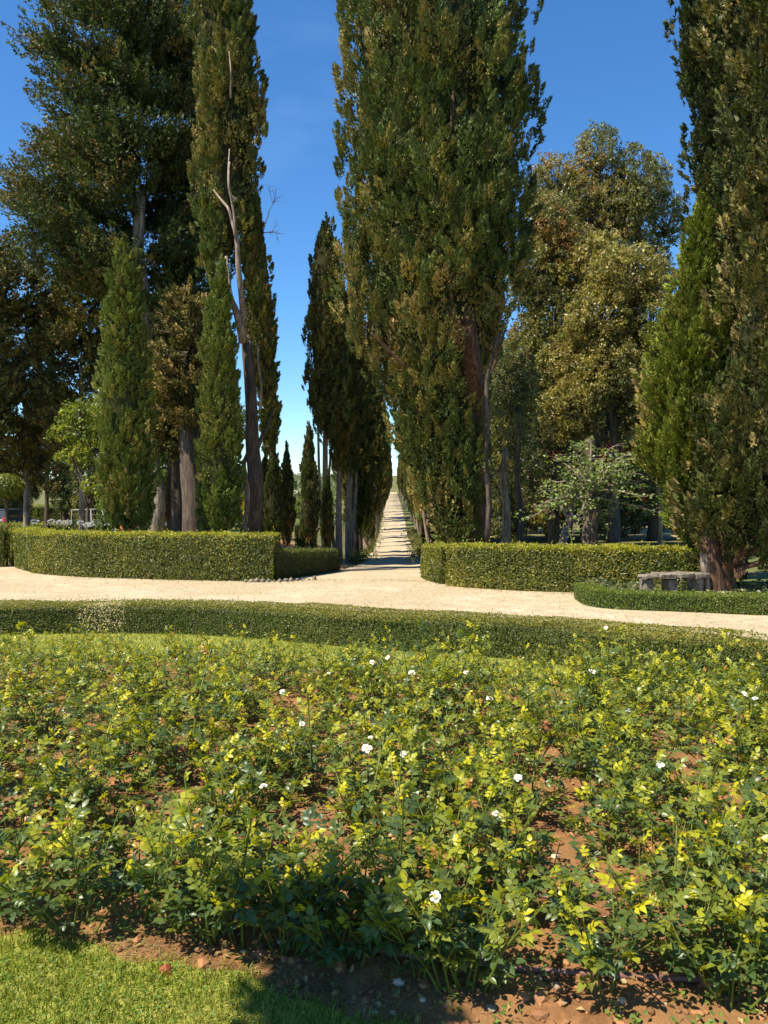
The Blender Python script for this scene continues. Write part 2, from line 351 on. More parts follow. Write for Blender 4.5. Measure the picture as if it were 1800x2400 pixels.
M_GRAVEL = ground_mat('gravel', [(.3, (.39, .31, .195)), (.5, (.50, .405, .265)), (.72, (.60, .50, .35))], 2.2, 9, .8, .012, vor=38, scale2=.45, mixc=(.45, .35, .215))
M_ROAD = ground_mat('gravel_road', [(.3, (.44, .31, .17)), (.5, (.52, .38, .22)), (.72, (.58, .44, .28))], .9, 9, .5, .012, scale2=.12, mixc=(.50, .35, .19))
M_SOIL = ground_mat('red_soil', [(.3, (.09, .04, .018)), (.48, (.21, .10, .040)), (.7, (.34, .18, .075))], 9, 9, 1.0, .03, scale2=1.3, mixc=(.24, .125, .05))
M_BANK = ground_mat('bare_earth', [(.3, (.26, .12, .05)), (.7, (.48, .25, .12))], 3, 8, .4, .03)
M_LAWN = ground_mat('lawn_turf', [(.3, (.13, .15, .02)), (.5, (.21, .23, .035)), (.7, (.31, .30, .07))], 14, 8, .8, .02, scale2=1.1, mixc=(.27, .27, .055))

# ------------------------------------------------------------------ the setting: ground sheets
def sheet(name, xs, yfun0, yfun1, nt_, mat, dz, disp=None, x0f=None):
    """grid between two curves y0(x) and y1(x)"""
    t = np.linspace(0, 1, nt_)[:, None]; X = np.broadcast_to(xs[None, :], (nt_, len(xs)))
    Y = yfun0(xs)[None] * (1 - t) + yfun1(xs)[None] * t
    Z = ground(X, Y) + dz
    if disp is not None: Z = Z + disp(X, Y, np.broadcast_to(t, X.shape))
    n = len(xs); V = np.stack([X, Y, Z], -1).reshape(-1, 3); i = np.arange(nt_ - 1)[:, None] * n; j = np.arange(n - 1)[None]
    Q = np.stack([i + j, i + j + 1, i + n + j + 1, i + n + j], -1).reshape(-1, 4)
    return tag(link(name, mk_mesh(name, V, [Q], None, [mat], None, True)), kind='structure')
ys = np.concatenate([np.linspace(-6, 30, 73), np.linspace(31, 130, 67), np.linspace(135, 420, 58), np.linspace(430, 1500, 40)])
xl = np.concatenate([-np.geomspace(900, 16, 26), np.linspace(-15, 15, 61), np.geomspace(16, 900, 26)])
X, Y = np.meshgrid(xl, ys); V = np.stack([X, Y, ground(X, Y)], -1).reshape(-1, 3); n = len(xl)
i = np.arange(len(ys) - 1)[:, None] * n; j = np.arange(n - 1)[None]
tag(link('ground', mk_mesh('ground', V, [np.stack([i + j, i + j + 1, i + n + j + 1, i + n + j], -1).reshape(-1, 4)], None, [M_GROUND], None, True)), kind='structure')

def curve_hits(pts): return np.array([hit(*p) for p in pts])
# front foot of the near clipped hedge, in world coordinates
NEAR = curve_hits([(0, 1490), (200, 1487), (420, 1488), (600, 1499), (850, 1522), (1075, 1537), (1250, 1552), (1450, 1582), (1700, 1608), (1800, 1626)])
NEAR = np.vstack([NEAR[0] + [-3.2, -.45, 0], NEAR, NEAR[-1] + [1.4, -1.1, 0]]); NEAR[:, 2] = ground(NEAR[:, 0], NEAR[:, 1])
LEFTH = curve_hits([(20, 1316), (30, 1328), (76, 1344), (169, 1353), (337, 1359), (506, 1363), (640, 1364)])
RIGHTH = curve_hits([(1044, 1374), (1150, 1383), (1342, 1391), (1500, 1396), (1700, 1400)])
near_y = lambda x: np.interp(x, NEAR[:, 0], NEAR[:, 1])
farx = np.concatenate([[-16], LEFTH[:, 0], [-.5, 1.2], RIGHTH[:, 0], [9, 12, 16]]); fary = np.concatenate([[24.5], LEFTH[:, 1] + .25, [22.5, 21], RIGHTH[:, 1] + .3, [17.2, 16, 14]])
far_y = lambda x: np.interp(x, farx, fary)
xs = np.linspace(-15, 15, 241)
sheet('gravel_drive', xs, lambda x: near_y(x) + .3, far_y, 110, M_GRAVEL, .016,
      lambda X, Y, t: -.014 * (np.exp(-((t - .36) / .035) ** 2) + np.exp(-((t - .56) / .035) ** 2) + .7 * np.exp(-((t - .66) / .03) ** 2)) + .004 * snoise(np.stack([X, Y, X * 0], -1), 2.2, 4))
# avenue road, flaring into the drive
yr = np.concatenate([np.linspace(19, 60, 83), np.linspace(61, 350, 146)]); hwL = np.interp(yr, [19, 22, 25, 30, 34, 60, 350], [3.6, 2.9, 2.4, 2.0, 1.75, 1.6, 1.6]); hwR = np.interp(yr, [19, 22, 25, 30, 350], [1.7, 1.6, 1.5, 1.6, 1.6])
s_ = np.linspace(-1, 1, 13); XX = .0122 * yr[:, None] + np.where(s_[None] < 0, s_[None] * hwL[:, None], s_[None] * hwR[:, None]); YY = np.broadcast_to(yr[:, None], XX.shape)
rut = .02 * np.cos(s_ * 2.2 * math.pi)[None] * np.clip((YY - 30) / 10, 0, 1)
V = np.stack([XX, YY, ground(XX, YY) + np.interp(YY, [19, 22], [-.012, .03]) + rut], -1).reshape(-1, 3); i = np.arange(len(yr) - 1)[:, None] * 13; j = np.arange(12)[None]
tag(link('avenue_road', mk_mesh('avenue_road', V, [np.stack([i + j, i + j + 1, i + 14 + j, i + 13 + j], -1).reshape(-1, 4)], None, [M_GRAVEL], None, True)), kind='structure')
sheet('lawn', np.linspace(-9, 7, 129), lambda x: x * 0 + .4, near_y, 90, M_LAWN, .010)
BN = np.array([[-4, 3.15], [-2.4, 3.0], [-1.39, 2.80], [-.9, 2.68], [-.42, 2.50], [-.07, 2.36], [.3, 2.15], [1, 1.9], [3, 1.6], [6, 1.5]])
BF = np.array([[-8, 8.7], [-4, 8.5], [-2, 8.2], [0, 7.7], [1, 7.1], [2, 6.3], [3, 5.8], [5, 5.4]])
bed0 = lambda x: np.interp(x, BN[:, 0], BN[:, 1]) + .03 * np.sin(x * 9) + .02 * np.sin(x * 23)
bed1 = lambda x: np.interp(x, BF[:, 0], BF[:, 1])
def soil_disp(X, Y, t):
    P = np.stack([X, Y, X * 0], -1); return np.minimum(1, np.minimum(t, 1 - t) * 18) * (.03 + .016 * snoise(P, 4.5, 5) + .012 * snoise(P, 17, 6))
sheet('flower_bed', np.linspace(-6, 4.6, 300), bed0, bed1, 190, M_SOIL, .012, soil_disp)
def soil_z(x, y):
    y0, y1 = bed0(x), bed1(x); t = np.clip((y - y0) / (y1 - y0), 0, 1)
    return ground(x, y) + .012 + soil_disp(np.asarray(x), np.asarray(y), np.asarray(t))
# earth bank left of the avenue
sheet('earth_bank', np.linspace(-6.4, -1.7, 24), lambda x: x * 0 + 25.8, lambda x: x * 0 + 46, 40, M_BANK, .02)

# ------------------------------------------------------------------ grass
def blades(x, y, z, h, wd, cols, rng, lean=.5):
    n = len(x); p = np.stack([x, y, z], 1); a = rng.uniform(0, 6.28, n); d = np.stack([np.cos(a), np.sin(a), np.zeros(n)], 1)
    s = np.stack([-np.sin(a + .5), np.cos(a + .5), np.zeros(n)], 1); h = h[:, None]; ln = rng.uniform(.2, 1, (n, 1)) * lean
    tip = p + [0, 0, 1] * h * (1 - .3 * ln) + d * h * ln; mid = p + [0, 0, 1] * h * .55 + d * h * ln * .3
    V = np.stack([p - s * wd * .5, p + s * wd * .5, mid + s * wd * .35, tip, mid - s * wd * .35], 1).reshape(-1, 3)
    return V, [np.arange(n)[:, None] * 5 + np.array([[0, 1, 2, 3, 4]])], np.repeat(cols, 5, axis=0)
rng = np.random.default_rng(3)
n = 36000; x = rng.uniform(-1.95, .2, n); y = rng.uniform(2.05, 3.05, n); edge = bed0(x); k = y < edge + rng.normal(-.01, .035, n); x, y = x[k], y[k]; n = len(x)
P = np.stack([x, y, x * 0], 1); cl = np.where((snoise(P, 5, 1) + rng.normal(0, .5, n) > .5)[:, None], [.40, .36, .09], [.21, .25, .028]) * rng.uniform(.7, 1.25, (n, 1))
mb = MB(); mb.add(*blades(x, y, ground(x, y) + .008, rng.uniform(.018, .042, n), .0035, cl, rng, .9))
n = 2600; x = rng.uniform(-2.2, .2, n); y = rng.uniform(1.8, 2.9, n); k = y < bed0(x) - .02; x, y = x[k], y[k]; n = len(x)   # clover
c = np.stack([x, y, ground(x, y) + rng.uniform(.025, .04, n)], 1); mb.add(*kites(c, rng.normal(size=(n, 3)) * [1, 1, .15], np.array([0, 0, 1.]) + rng.normal(0, .25, (n, 3)), .013, .011, np.array([[.12, .19, .035]]) * rng.uniform(.8, 1.3, (n, 1))))
tag(mb.obj('grass', [M_GRASS]), 'short mown grass with clover at the near edge of the rose bed', 'grass', kind='stuff')
n = 60000; x = rng.uniform(-6.5, 4.5, n); y = rng.uniform(5.3, 11, n); k = (y < near_y(x) + .05) & (y > bed1(x) - .05); x, y = x[k], y[k]; n = len(x)
cl = np.array([[.22, .24, .04]]) * rng.uniform(.7, 1.4, (n, 1)) + (rng.uniform(0, 1, (n, 1)) < .25) * np.array([[.10, .07, .02]])
mb = MB(); mb.add(*blades(x, y, ground(x, y) + .008, rng.uniform(.02, .045, n), .007, cl, rng, .7))
tag(mb.obj('grass', [M_GRASS]), 'mown grass strip between the rose bed and the low hedge', 'grass', kind='stuff')

# dry clippings, clods, fallen leaves on the soil
n = 9000; x = rng.uniform(-2.6, 3.4, n); y = bed0(x) + np.abs(rng.normal(0, .16, n)) * np.where(x < .2, 1, .7); mb = MB()
cl = np.array([[.33, .27, .12]]) * rng.uniform(.5, 1.2, (n, 1)); k = rng.uniform(0, 1, n) < np.where(x < .1, .7, .1); x, y, cl = x[k], y[k], cl[k]; n = len(x)
a = rng.uniform(0, 3.14, n); mb.add(*kites(np.stack([x, y, soil_z(x, y) + .006], 1), np.stack([np.cos(a), np.sin(a), rng.normal(0, .15, n)], 1), np.array([0, 0, 1.]) + rng.normal(0, .2, (n, 3)), rng.uniform(.02, .06, n), .003, cl))
tag(mb.obj('grass_clippings', [M_GRASS]), 'dry yellow grass clippings along the soil edge of the rose bed', 'clippings', kind='stuff')
ico = np.array([[0, 0, 1], [.89, 0, .45], [.28, .85, .45], [-.72, .53, .45], [-.72, -.53, .45], [.28, -.85, .45], [.72, .53, -.45], [-.28, .85, -.45], [-.89, 0, -.45], [-.28, -.85, -.45], [.72, -.53, -.45], [0, 0, -1.]])
icf = np.array([[0, 1, 2], [0, 2, 3], [0, 3, 4], [0, 4, 5], [0, 5, 1], [1, 6, 2], [2, 7, 3], [3, 8, 4], [4, 9, 5], [5, 10, 1], [6, 7, 2], [7, 8, 3], [8, 9, 4], [9, 10, 5], [10, 6, 1], [11, 7, 6], [11, 8, 7], [11, 9, 8], [11, 10, 9], [11, 6, 10]])
def pebbles(P, r, cols, rng, flat=.65):
    n = len(P); V = ico[None] * (1 + rng.normal(0, .16, (n, 12, 1))) * r[:, None, None] * np.stack([rng.uniform(.7, 1.3, n), rng.uniform(.7, 1.3, n), np.full(n, flat)], 1)[:, None, :] + P[:, None, :]
    return V.reshape(-1, 3), [(np.arange(n)[:, None, None] * 12 + icf[None]).reshape(-1, 3)], np.repeat(cols, 12, axis=0)
n = 6500; y = 2.0 + 6.5 * rng.uniform(0, 1, n) ** 1.7; x = rng.uniform(-1, 1, n) * (y * .56 + .3); k = (y > bed0(x) + .02) & (y < bed1(x)); x, y = x[k], y[k]; n = len(x)
cl = np.where(rng.uniform(0, 1, (n, 1)) < .07, [.40, .33, .23], [.29, .135, .055]) * rng.uniform(.55, 1.25, (n, 1)); r = rng.gamma(2.2, .0036, n) + .0025; mb = MB()
mb.add(*pebbles(np.stack([x, y, soil_z(x, y) + r * .2], 1), r, cl, rng))
tag(mb.obj('soil_crumbs', [M_TINT]), 'loose crumbs and small stones scattered over the red soil', 'soil crumbs', kind='stuff')
n = 1500; y = 2.1 + 6 * rng.uniform(0, 1, n) ** 1.6; x = rng.uniform(-1, 1, n) * (y * .56); k = (y > bed0(x) + .03) & (y < bed1(x)); x, y = x[k], y[k]; n = len(x)
mb = MB(); mb.add(*kites(np.stack([x, y, soil_z(x, y) + .01], 1), rng.normal(size=(n, 3)) * [1, 1, .2], np.array([0, 0, 1.]) + rng.normal(0, .4, (n, 3)), .03, .018, np.array([[.40, .30, .13]]) * rng.uniform(.5, 1.2, (n, 1))))
tag(mb.obj('fallen_leaves', [M_LEAF]), 'small dry leaves lying on the soil under the roses', 'fallen leaves', kind='stuff')
# litter blown against the hedge feet and lying on the gravel
n = 5200; x = rng.uniform(-9, 8, n); kk = rng.uniform(0, 1, n) < .5; y = np.where(kk, near_y(x) + .72 + rng.exponential(.22, n), far_y(x) - .22 - rng.exponential(.35, n)); far_ = rng.uniform(0, 1, n) < .25; y = np.where(far_, near_y(x) + .8 + rng.uniform(0, 1, n) * (far_y(x) - near_y(x) - 1.2), y)
mb = MB(); mb.add(*kites(np.stack([x, y, ground(x, y) + .026], 1), rng.normal(size=(n, 3)) * [1, 1, .15], np.array([0, 0, 1.]) + rng.normal(0, .3, (n, 3)), rng.uniform(.02, .06, n), .018, np.array([[.22, .17, .08]]) * rng.uniform(.4, 1.5, (n, 1))))
tag(mb.obj('hedge_litter', [M_LEAF]), 'dry leaf litter on the gravel along the hedge feet', 'leaf litter', kind='stuff')
# small weeds
n = 420; y = 2.05 + 3.5 * rng.uniform(0, 1, n) ** 1.5; x = rng.uniform(-1, 1, n) * (y * .56); k = (y > bed0(x) + .03); x, y = x[k], y[k]; n = len(x)
mb = MB(); a = rng.uniform(0, 6.28, (n, 9)); rr = rng.uniform(.01, .04, (n, 9)); c = np.stack([x[:, None] + np.cos(a) * rr, y[:, None] + np.sin(a) * rr, soil_z(x, y)[:, None] + rng.uniform(.01, .045, (n, 9))], -1).reshape(-1, 3)
ax = np.stack([np.cos(a), np.sin(a), a * 0 + .3], -1).reshape(-1, 3); mb.add(*kites(c, ax, np.array([0, 0, 1.]) + rng.normal(0, .3, (len(c), 3)), .022, .014, np.array([[.13, .19, .035]]) * rng.uniform(.7, 1.4, (len(c), 1))))
tag(mb.obj('weeds', [M_LEAF]), 'small clover-like weeds between the rose bushes', 'weeds', kind='stuff')

def rock(name, px, py, r, col, label, cat='stone', sq=(1, 1, .7), seed=0):
    g = np.random.default_rng(seed); p = hit(px, py); p[2] = soil_z(p[0], p[1]); mb = MB(); V = ico * (1 + g.normal(0, .13, (12, 1))) * r * np.array(sq)
    # one subdivision for a chipped outline
    E = {}; V2 = [tuple(v) for v in V]; Fn = []
    def mid(a, b):
        k = (min(a, b), max(a, b))
        if k not in E: m = (np.array(V2[a]) + V2[b]) / 2; V2.append(tuple(m * (1.08 + g.normal(0, .05)))); E[k] = len(V2) - 1
        return E[k]
    for a, b, c in icf: ab, bc, ca = mid(a, b), mid(b, c), mid(c, a); Fn += [[a, ab, ca], [b, bc, ab], [c, ca, bc], [ab, bc, ca]]
    mb.add(np.array(V2), [np.array(Fn)], np.array(col)); return tag(mb.obj(name, [M_TINT], loc=p + [0, 0, r * .35]), label, cat)
rock('brick_lump', 388, 2290, .027, (.24, .06, .025), 'rounded red brick lump on the grass edge in front of the roses', 'brick', (1.0, .75, .75), 14)
rock('stone', 935, 2325, .022, (.50, .40, .30), 'pale chipped stone lying below the brown pipe', 'stone', (1, .7, .6), 2)
rock('stone', 888, 2372, .011, (.55, .42, .28), 'small tan pebble at the bottom edge beside the grass', 'stone', (1, .8, .7), 3)
rock('stone', 990, 2368, .012, (.52, .40, .26), 'small buff pebble on bare soil below the pipe', 'stone', (1, .8, .6), 4)
rock('stone', 1458, 2385, .016, (.50, .33, .20), 'reddish stone at the foot of the bottom right roses', 'stone', (1, .8, .6), 5)
rock('stone', 660, 2232, .016, (.40, .28, .2), 'brownish stone under the dark rose left of centre', 'stone', (1.2, .8, .6), 6)

# irrigation pipes
def pipe(pts, r, label):
    P = curve_hits(pts); P[:, 2] = soil_z(P[:, 0], P[:, 1]) + r * .9; mb = MB(); mb.add(*tube(smoothpath(P, 24), r, 8), (.16, .075, .055)); return mb.obj('irrigation_pipe', [tint_mat('pipe_plastic', .45, .4)], smooth=True)
tag(pipe([(840, 2250), (1000, 2285), (1180, 2302), (1400, 2325), (1600, 2338), (1790, 2345)], .0115, ''), 'brown irrigation pipe along the near edge of the rose bed', 'pipe', 'irrigation pipes on the soil')
tag(pipe([(120, 2050), (360, 2100), (700, 2160), (1000, 2120), (1150, 2105)], .009, ''), 'brown irrigation pipe half hidden under the second row of roses', 'pipe', 'irrigation pipes on the soil')
tag(pipe([(1200, 2125), (1400, 2140), (1640, 2040), (1800, 2040)], .009, ''), 'brown irrigation pipe half hidden under the roses at the right', 'pipe', 'irrigation pipes on the soil')

# ------------------------------------------------------------------ hedges
def hedge(name, path, H, T, leaf, n, label, cols, wts, seed=0, back_px=None, group=None, close=True, mat=None, topcol=None, stems=True, bare=None, side=1):
    """clipped hedge: path = front foot, body lies behind it (to the left of travel x+ -> y+)"""
    rng = np.random.default_rng(seed); P = smoothpath(path, max(12, len(path) * 6)); m = len(P)
    P[:, 2] = ground(P[:, 0], P[:, 1]); D = np.gradient(P[:, :2], axis=0); D /= np.linalg.norm(D, axis=1)[:, None]; Nn = np.stack([-D[:, 1], D[:, 0]], 1) * side
    seg = np.concatenate([[0], np.cumsum(np.linalg.norm(np.diff(P[:, :2], axis=0), axis=1))]); LEN = seg[-1]
    def pos(s, u, v):   # s along, u depth 0..T, v height
        x = np.interp(s, seg, P[:, 0]); y = np.interp(s, seg, P[:, 1]); nx = np.interp(s, seg, Nn[:, 0]); ny = np.interp(s, seg, Nn[:, 1])
        X = x + nx * u; Y = y + ny * u; g = np.interp(s, seg, P[:, 2]); return np.stack([X, Y, g + v], -1), np.stack([nx, ny, nx * 0], -1)
    def wob(p): return .022 * snoise(p, 1.1, seed + 7) + .6 * leaf * snoise(p, 3.5, seed) + .3 * leaf * snoise(p, 9, seed + 1)
    root = empty(name, P[m // 2], label, 'hedge', group); org = np.array(P[m // 2])
    # inner body
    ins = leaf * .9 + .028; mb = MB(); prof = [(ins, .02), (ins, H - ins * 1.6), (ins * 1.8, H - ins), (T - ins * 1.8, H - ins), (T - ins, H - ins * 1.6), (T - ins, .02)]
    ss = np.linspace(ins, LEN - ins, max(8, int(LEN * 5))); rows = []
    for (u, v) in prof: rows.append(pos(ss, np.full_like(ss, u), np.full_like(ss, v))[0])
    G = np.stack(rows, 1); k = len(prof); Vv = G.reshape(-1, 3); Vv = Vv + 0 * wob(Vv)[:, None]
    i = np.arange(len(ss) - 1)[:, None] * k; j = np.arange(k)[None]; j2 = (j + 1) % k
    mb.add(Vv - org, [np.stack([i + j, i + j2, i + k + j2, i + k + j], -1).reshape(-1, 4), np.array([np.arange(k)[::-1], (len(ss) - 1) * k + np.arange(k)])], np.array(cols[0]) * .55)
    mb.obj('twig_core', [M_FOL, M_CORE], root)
    # leaf skin
    aF, aT, aE = LEN * H, LEN * T, T * H; tot = aF * 1.5 + aT + 2 * aE
    mb = MB()
    for face, area in (('f', aF), ('b', aF * .5), ('t', aT), ('e0', aE), ('e1', aE)):
        q = int(n * area / tot); a = rng.uniform(0, 1, q); b = rng.uniform(0, 1, q); ones = np.ones(q)
        dep = rng.exponential(leaf * .35, q)
        if face == 'f': s, u, v, loc = a * LEN, dep, b * H, (0, -1, 0)
        elif face == 'b': s, u, v, loc = a * LEN, T - dep, b * H, (0, 1, 0)
        elif face == 't': s, u, v, loc = a * LEN, b * T, H - dep, (0, 0, 1)
        elif face == 'e0': s, u, v, loc = dep, a * T, b * H, (-1, 0, 0)
        else: s, u, v, loc = LEN - dep, a * T, b * H, (1, 0, 0)
        # round the shoulders
        rc = min(.09, H * .18)
        if face in 'fb': k_ = np.clip((v - (H - rc)) / rc, 0, 1); u = u + (k_ ** 2 * rc * .6) * (1 if face == 'f' else -1)
        if face == 't': k_ = np.clip((rc - np.minimum(u, T - u)) / rc, 0, 1); v = v - k_ ** 2 * rc * .5
        p, nv = pos(s, u, v); tv = np.stack([nv[:, 1], -nv[:, 0], nv[:, 2]], 1) * side
        nn = tv * loc[0] + nv * loc[1] + np.array([0, 0, 1.]) * loc[2]
        p = p + nn * wob(p)[:, None]
        nn = nrm(nn + rng.normal(0, .55, (q, 3)) + [0, 0, .25]); axl = nrm(np.cross(nn, rng.normal(size=(q, 3))) + [0, 0, .2] + nn * .2)
        col = palette(p, rng, cols, wts, seed, .9 / max(H, .5))
        if topcol is not None:  # paler leaf colour on top and upper rim stands in for overhead sun
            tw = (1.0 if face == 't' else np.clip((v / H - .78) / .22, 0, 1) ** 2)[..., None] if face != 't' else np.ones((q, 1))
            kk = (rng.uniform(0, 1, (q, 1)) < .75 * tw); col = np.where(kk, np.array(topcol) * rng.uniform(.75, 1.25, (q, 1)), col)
        col = col * (1 + rng.normal(0, .18, (q, 1)))
        if bare is not None:
            c0, r0 = bare; dd = np.linalg.norm((p - c0) / r0, axis=1); kk = (rng.uniform(0, 1, q) < np.clip(1.4 - dd, 0, .85)); col = np.where(kk[:, None], np.array([.62, .50, .30]) * rng.uniform(.7, 1.2, (q, 1)), col)
            keep = ~((dd < .75) & (rng.uniform(0, 1, q) < .35)); p, axl, nn, col = p[keep], axl[keep], nn[keep], col[keep]
        f = rng.uniform(.7, 1.25, len(p)); mb.add(*kites(p - org, axl, nn, leaf * f, leaf * .58 * f, np.clip(col, .004, .9)))
    # shoots standing above the top
    q = int(LEN * 22); s = rng.uniform(0, LEN, q); p, _ = pos(s, rng.uniform(0, T, q), np.full(q, H)); hh = rng.gamma(1.5, leaf * .45, q)
    for kx in range(3):
        pp = p + np.stack([rng.normal(0, .3 * leaf, q), rng.normal(0, .3 * leaf, q), hh * (kx + .3) / 2], 1)
        mb.add(*kites(pp - org, rng.normal(0, .5, (q, 3)) + [0, 0, 1], rng.normal(size=(q, 3)), leaf * .9, leaf * .5, np.clip(np.array(topcol if topcol is not None else cols[0]) * rng.uniform(.8, 1.3, (q, 1)), 0, .9)))
    mb.obj('foliage', [mat or M_LEAF], root)
    if stems:
        mb = MB(); q = int(LEN * 7); s = rng.uniform(.1, LEN - .1, q); p, _ = pos(s, rng.uniform(.03, min(.18, T * .4), q), np.zeros(q))
        for a in p: d = rng.normal(0, .03, 3); mb.add(*tube([a, a + [d[0], d[1], min(.25, H * .5)]], [.012, .007], 5, cap=False), (.16, .12, .08))
        o = mb.obj('stems', [M_BARKD], root); o.location = -org; o['kind'] = 'stuff'
    return root
BOXC = [[.085, .105, .020], [.12, .14, .026], [.18, .17, .04]]
bare_c = at(235, 1445, 10.75)
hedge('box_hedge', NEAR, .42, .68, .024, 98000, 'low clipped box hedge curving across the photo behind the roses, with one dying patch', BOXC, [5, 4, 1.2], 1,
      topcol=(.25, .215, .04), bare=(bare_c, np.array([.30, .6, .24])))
LAU = [[.085, .10, .016], [.145, .155, .022], [.24, .20, .03], [.32, .26, .04]]; LW = [4, 4, 1.6, .6]
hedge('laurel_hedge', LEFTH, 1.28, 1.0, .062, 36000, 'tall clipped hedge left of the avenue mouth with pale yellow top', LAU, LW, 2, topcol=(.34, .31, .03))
# far-left hedge, separate piece
hedge('laurel_hedge', np.array([base(-260, 25.2), base(-100, 25.6), base(14, 26)]), 1.45, .8, .062, 6000, 'hedge piece cut by the left photo edge behind the tall left hedge', LAU, LW, 3, topcol=(.2, .19, .03))
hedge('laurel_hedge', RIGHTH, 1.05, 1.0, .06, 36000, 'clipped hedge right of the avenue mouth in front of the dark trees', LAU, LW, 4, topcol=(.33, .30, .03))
LOWR = curve_hits([(1345, 1404), (1370, 1420), (1424, 1429), (1530, 1434), (1636, 1438), (1796, 1444)]); LOWR = np.vstack([LOWR, LOWR[-1] + [1.2, -.05, 0]])
hedge('box_hedge', LOWR, .34, .5, .035, 15000, 'low bright green hedge in front of the stone bench', [[.07, .10, .015], [.10, .14, .018], [.15, .17, .022]], [3, 4, 2], 5, topcol=(.15, .18, .022))
a0, a1 = base(1000, 21.2), base(962, 31); 
hedge('laurel_hedge', np.array([[RIGHTH[0][0] - .45, RIGHTH[0][1] + 3.4, 0], [RIGHTH[0][0] - .35, RIGHTH[0][1] + 1.8, 0], [RIGHTH[0][0] - .1, RIGHTH[0][1] + .4, 0]]), 1.0, .6, .06, 8000, 'short hedge return facing the road beside the huge central cypress', LAU, LW, 6, topcol=(.27, .26, .03))
hedge('laurel_hedge', np.array([[1.02 + .9, 31.2, 0], [.95 + .9, 28, 0], [1.75, 25.6, 0]]), .95, .6, .06, 6000, 'lower hedge piece on the right verge just inside the avenue', LAU, LW, 7, topcol=(.27, .26, .03))
LL = np.array([LEFTH[-1] + [.1, .3, 0], base(690, 22.4), base(745, 25.0), base(800, 28.5)])
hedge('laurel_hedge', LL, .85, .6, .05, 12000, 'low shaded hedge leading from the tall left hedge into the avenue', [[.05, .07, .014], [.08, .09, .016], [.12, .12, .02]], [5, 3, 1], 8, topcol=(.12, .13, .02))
# edging stones at the hedge foot
rng = np.random.default_rng(12); g = empty('stone_edging', base(660, 20.6), 'row of rough upright stones at the foot of the low left hedge', 'stone edging')
for k in range(13):
    px = 575 + k * 13.5; p = hit(px, 1366 - max(0, k - 6) * .9); r = rng.uniform(.05, .10); me = MB(); me.add(*pebbles(np.zeros((1, 3)), np.array([r]), np.array([[.30, .22, .15]]) * rng.uniform(.7, 1.2), rng, 1.2))
    o = me.obj('stone', [M_STONE], g); o.location = Vector(p + [0, .0, r * .4]) - g.location

# ------------------------------------------------------------------ cypresses and conifers
def tree_root(name, px, Y, label, cat='tree', group=None):
    b = base(px, Y); TOPZ[0] = float(at(px, -90, Y)[2] - b[2]); return empty(name, b, label, cat, group), b
def loc(path, b): return np.asarray(path, float) - b
CY = [GREEN, OLIVE, BROWN, TAN]; 
# huge central cypress
Yc = 24.0; root, b = tree_root('cypress_tree', 1110, Yc, 'huge broad cypress right of the road, its crown cut by the photo top')
TAB = [(1276, 1040, 1140), (1200, 985, 1150), (1100, 940, 1155), (1000, 915, 1160), (920, 890, 1165), (850, 862, 1180), (760, 815, 1225), (680, 790, 1245), (500, 785, 1262), (400, 782, 1262), (200, 785, 1258), (60, 800, 1250), (-150, 830, 1220), (-450, 930, 1130), (-560, 1000, 1060)]
def pxpy(P, b):
    W = P + b - CAM; c_, s_ = math.cos(PITCH), math.sin(PITCH); dz = W[:, 1] * c_ - W[:, 2] * s_; uy = W[:, 1] * s_ + W[:, 2] * c_
    return 900 + F * W[:, 0] / dz, 1200 - F * uy / dz
def near_line(P, b, line, wpx, ymax):   # True where a clump would hide a limb that the photograph shows bare
    u, v = pxpy(P, b); line = np.array(sorted(line, key=lambda q: q[1]), float); lx = np.interp(v, line[:, 1], line[:, 0])
    return (np.abs(u - lx) < wpx) & (v > line[0, 1]) & (v < line[-1, 1]) & (P[:, 1] + b[1] < ymax)
mb = cypress_crown([(q[0], q[1], q[2] * 1.02) for q in rows_px(TAB, Yc, 1110, b[2])], 3100, 105, .95, .088, .042, CY, [6, 4, 1.2, .3], 11, .26, rough=.11,
                   carve=lambda P: near_line(P, b, [(1080, 700), (1095, 760), (1106, 850), (1112, 940)], 22, 24) | near_line(P, b, [(1141, 880), (1140, 1276)], 12, 24))
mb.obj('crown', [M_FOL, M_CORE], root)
mb = MB(); path = smoothpath([b + [0.05, 0, -.2], at(1112, 1150, 24.2), at(1114, 980, 23.9), at(1106, 860, 23.1), at(1094, 760, 22.7), at(1080, 690, 23.0), at(1070, 560, 23)], 26); mb.add(*tube(loc(path, b), np.interp(np.linspace(0, 1, 26), [0, .1, .5, 1], [.45, .36, .30, .15]), 22, .13, 4, 1)); mb.obj('trunk', [M_BARKR], root, smooth=True)
for (pp, r0) in (([at(1141, 1275, 23.1), at(1147, 1180, 22.9), at(1138, 1080, 22.8), at(1143, 980, 22.7), at(1140, 900, 22.7), at(1150, 850, 22.7), at(1172, 780, 22.6)], .095), ([at(1092, 760, 22.9), at(1122, 700, 22.6), at(1136, 640, 22.9)], .06), ([at(1125, 930, 23.2), at(1160, 850, 22.6), at(1185, 770, 22.9)], .05), ([at(1062, 800, 23.0), at(1058, 640, 22.0), at(1060, 520, 22.9)], .06), ([at(1055, 330, 21.9), at(1060, 260, 21.8), at(1062, 210, 21.9)], .08), ([at(950, 860, 22.4), at(900, 810, 22.1), at(870, 780, 21.9)], .06)):
    mb = MB(); q = smoothpath(pp, 14); mb.add(*tube(loc(q, b), np.linspace(r0, r0 * .45, 14), 9, .15, 3, 2)); mb.obj('limb', [M_BARKD if r0 == .095 else M_BARKR], root, smooth=True)

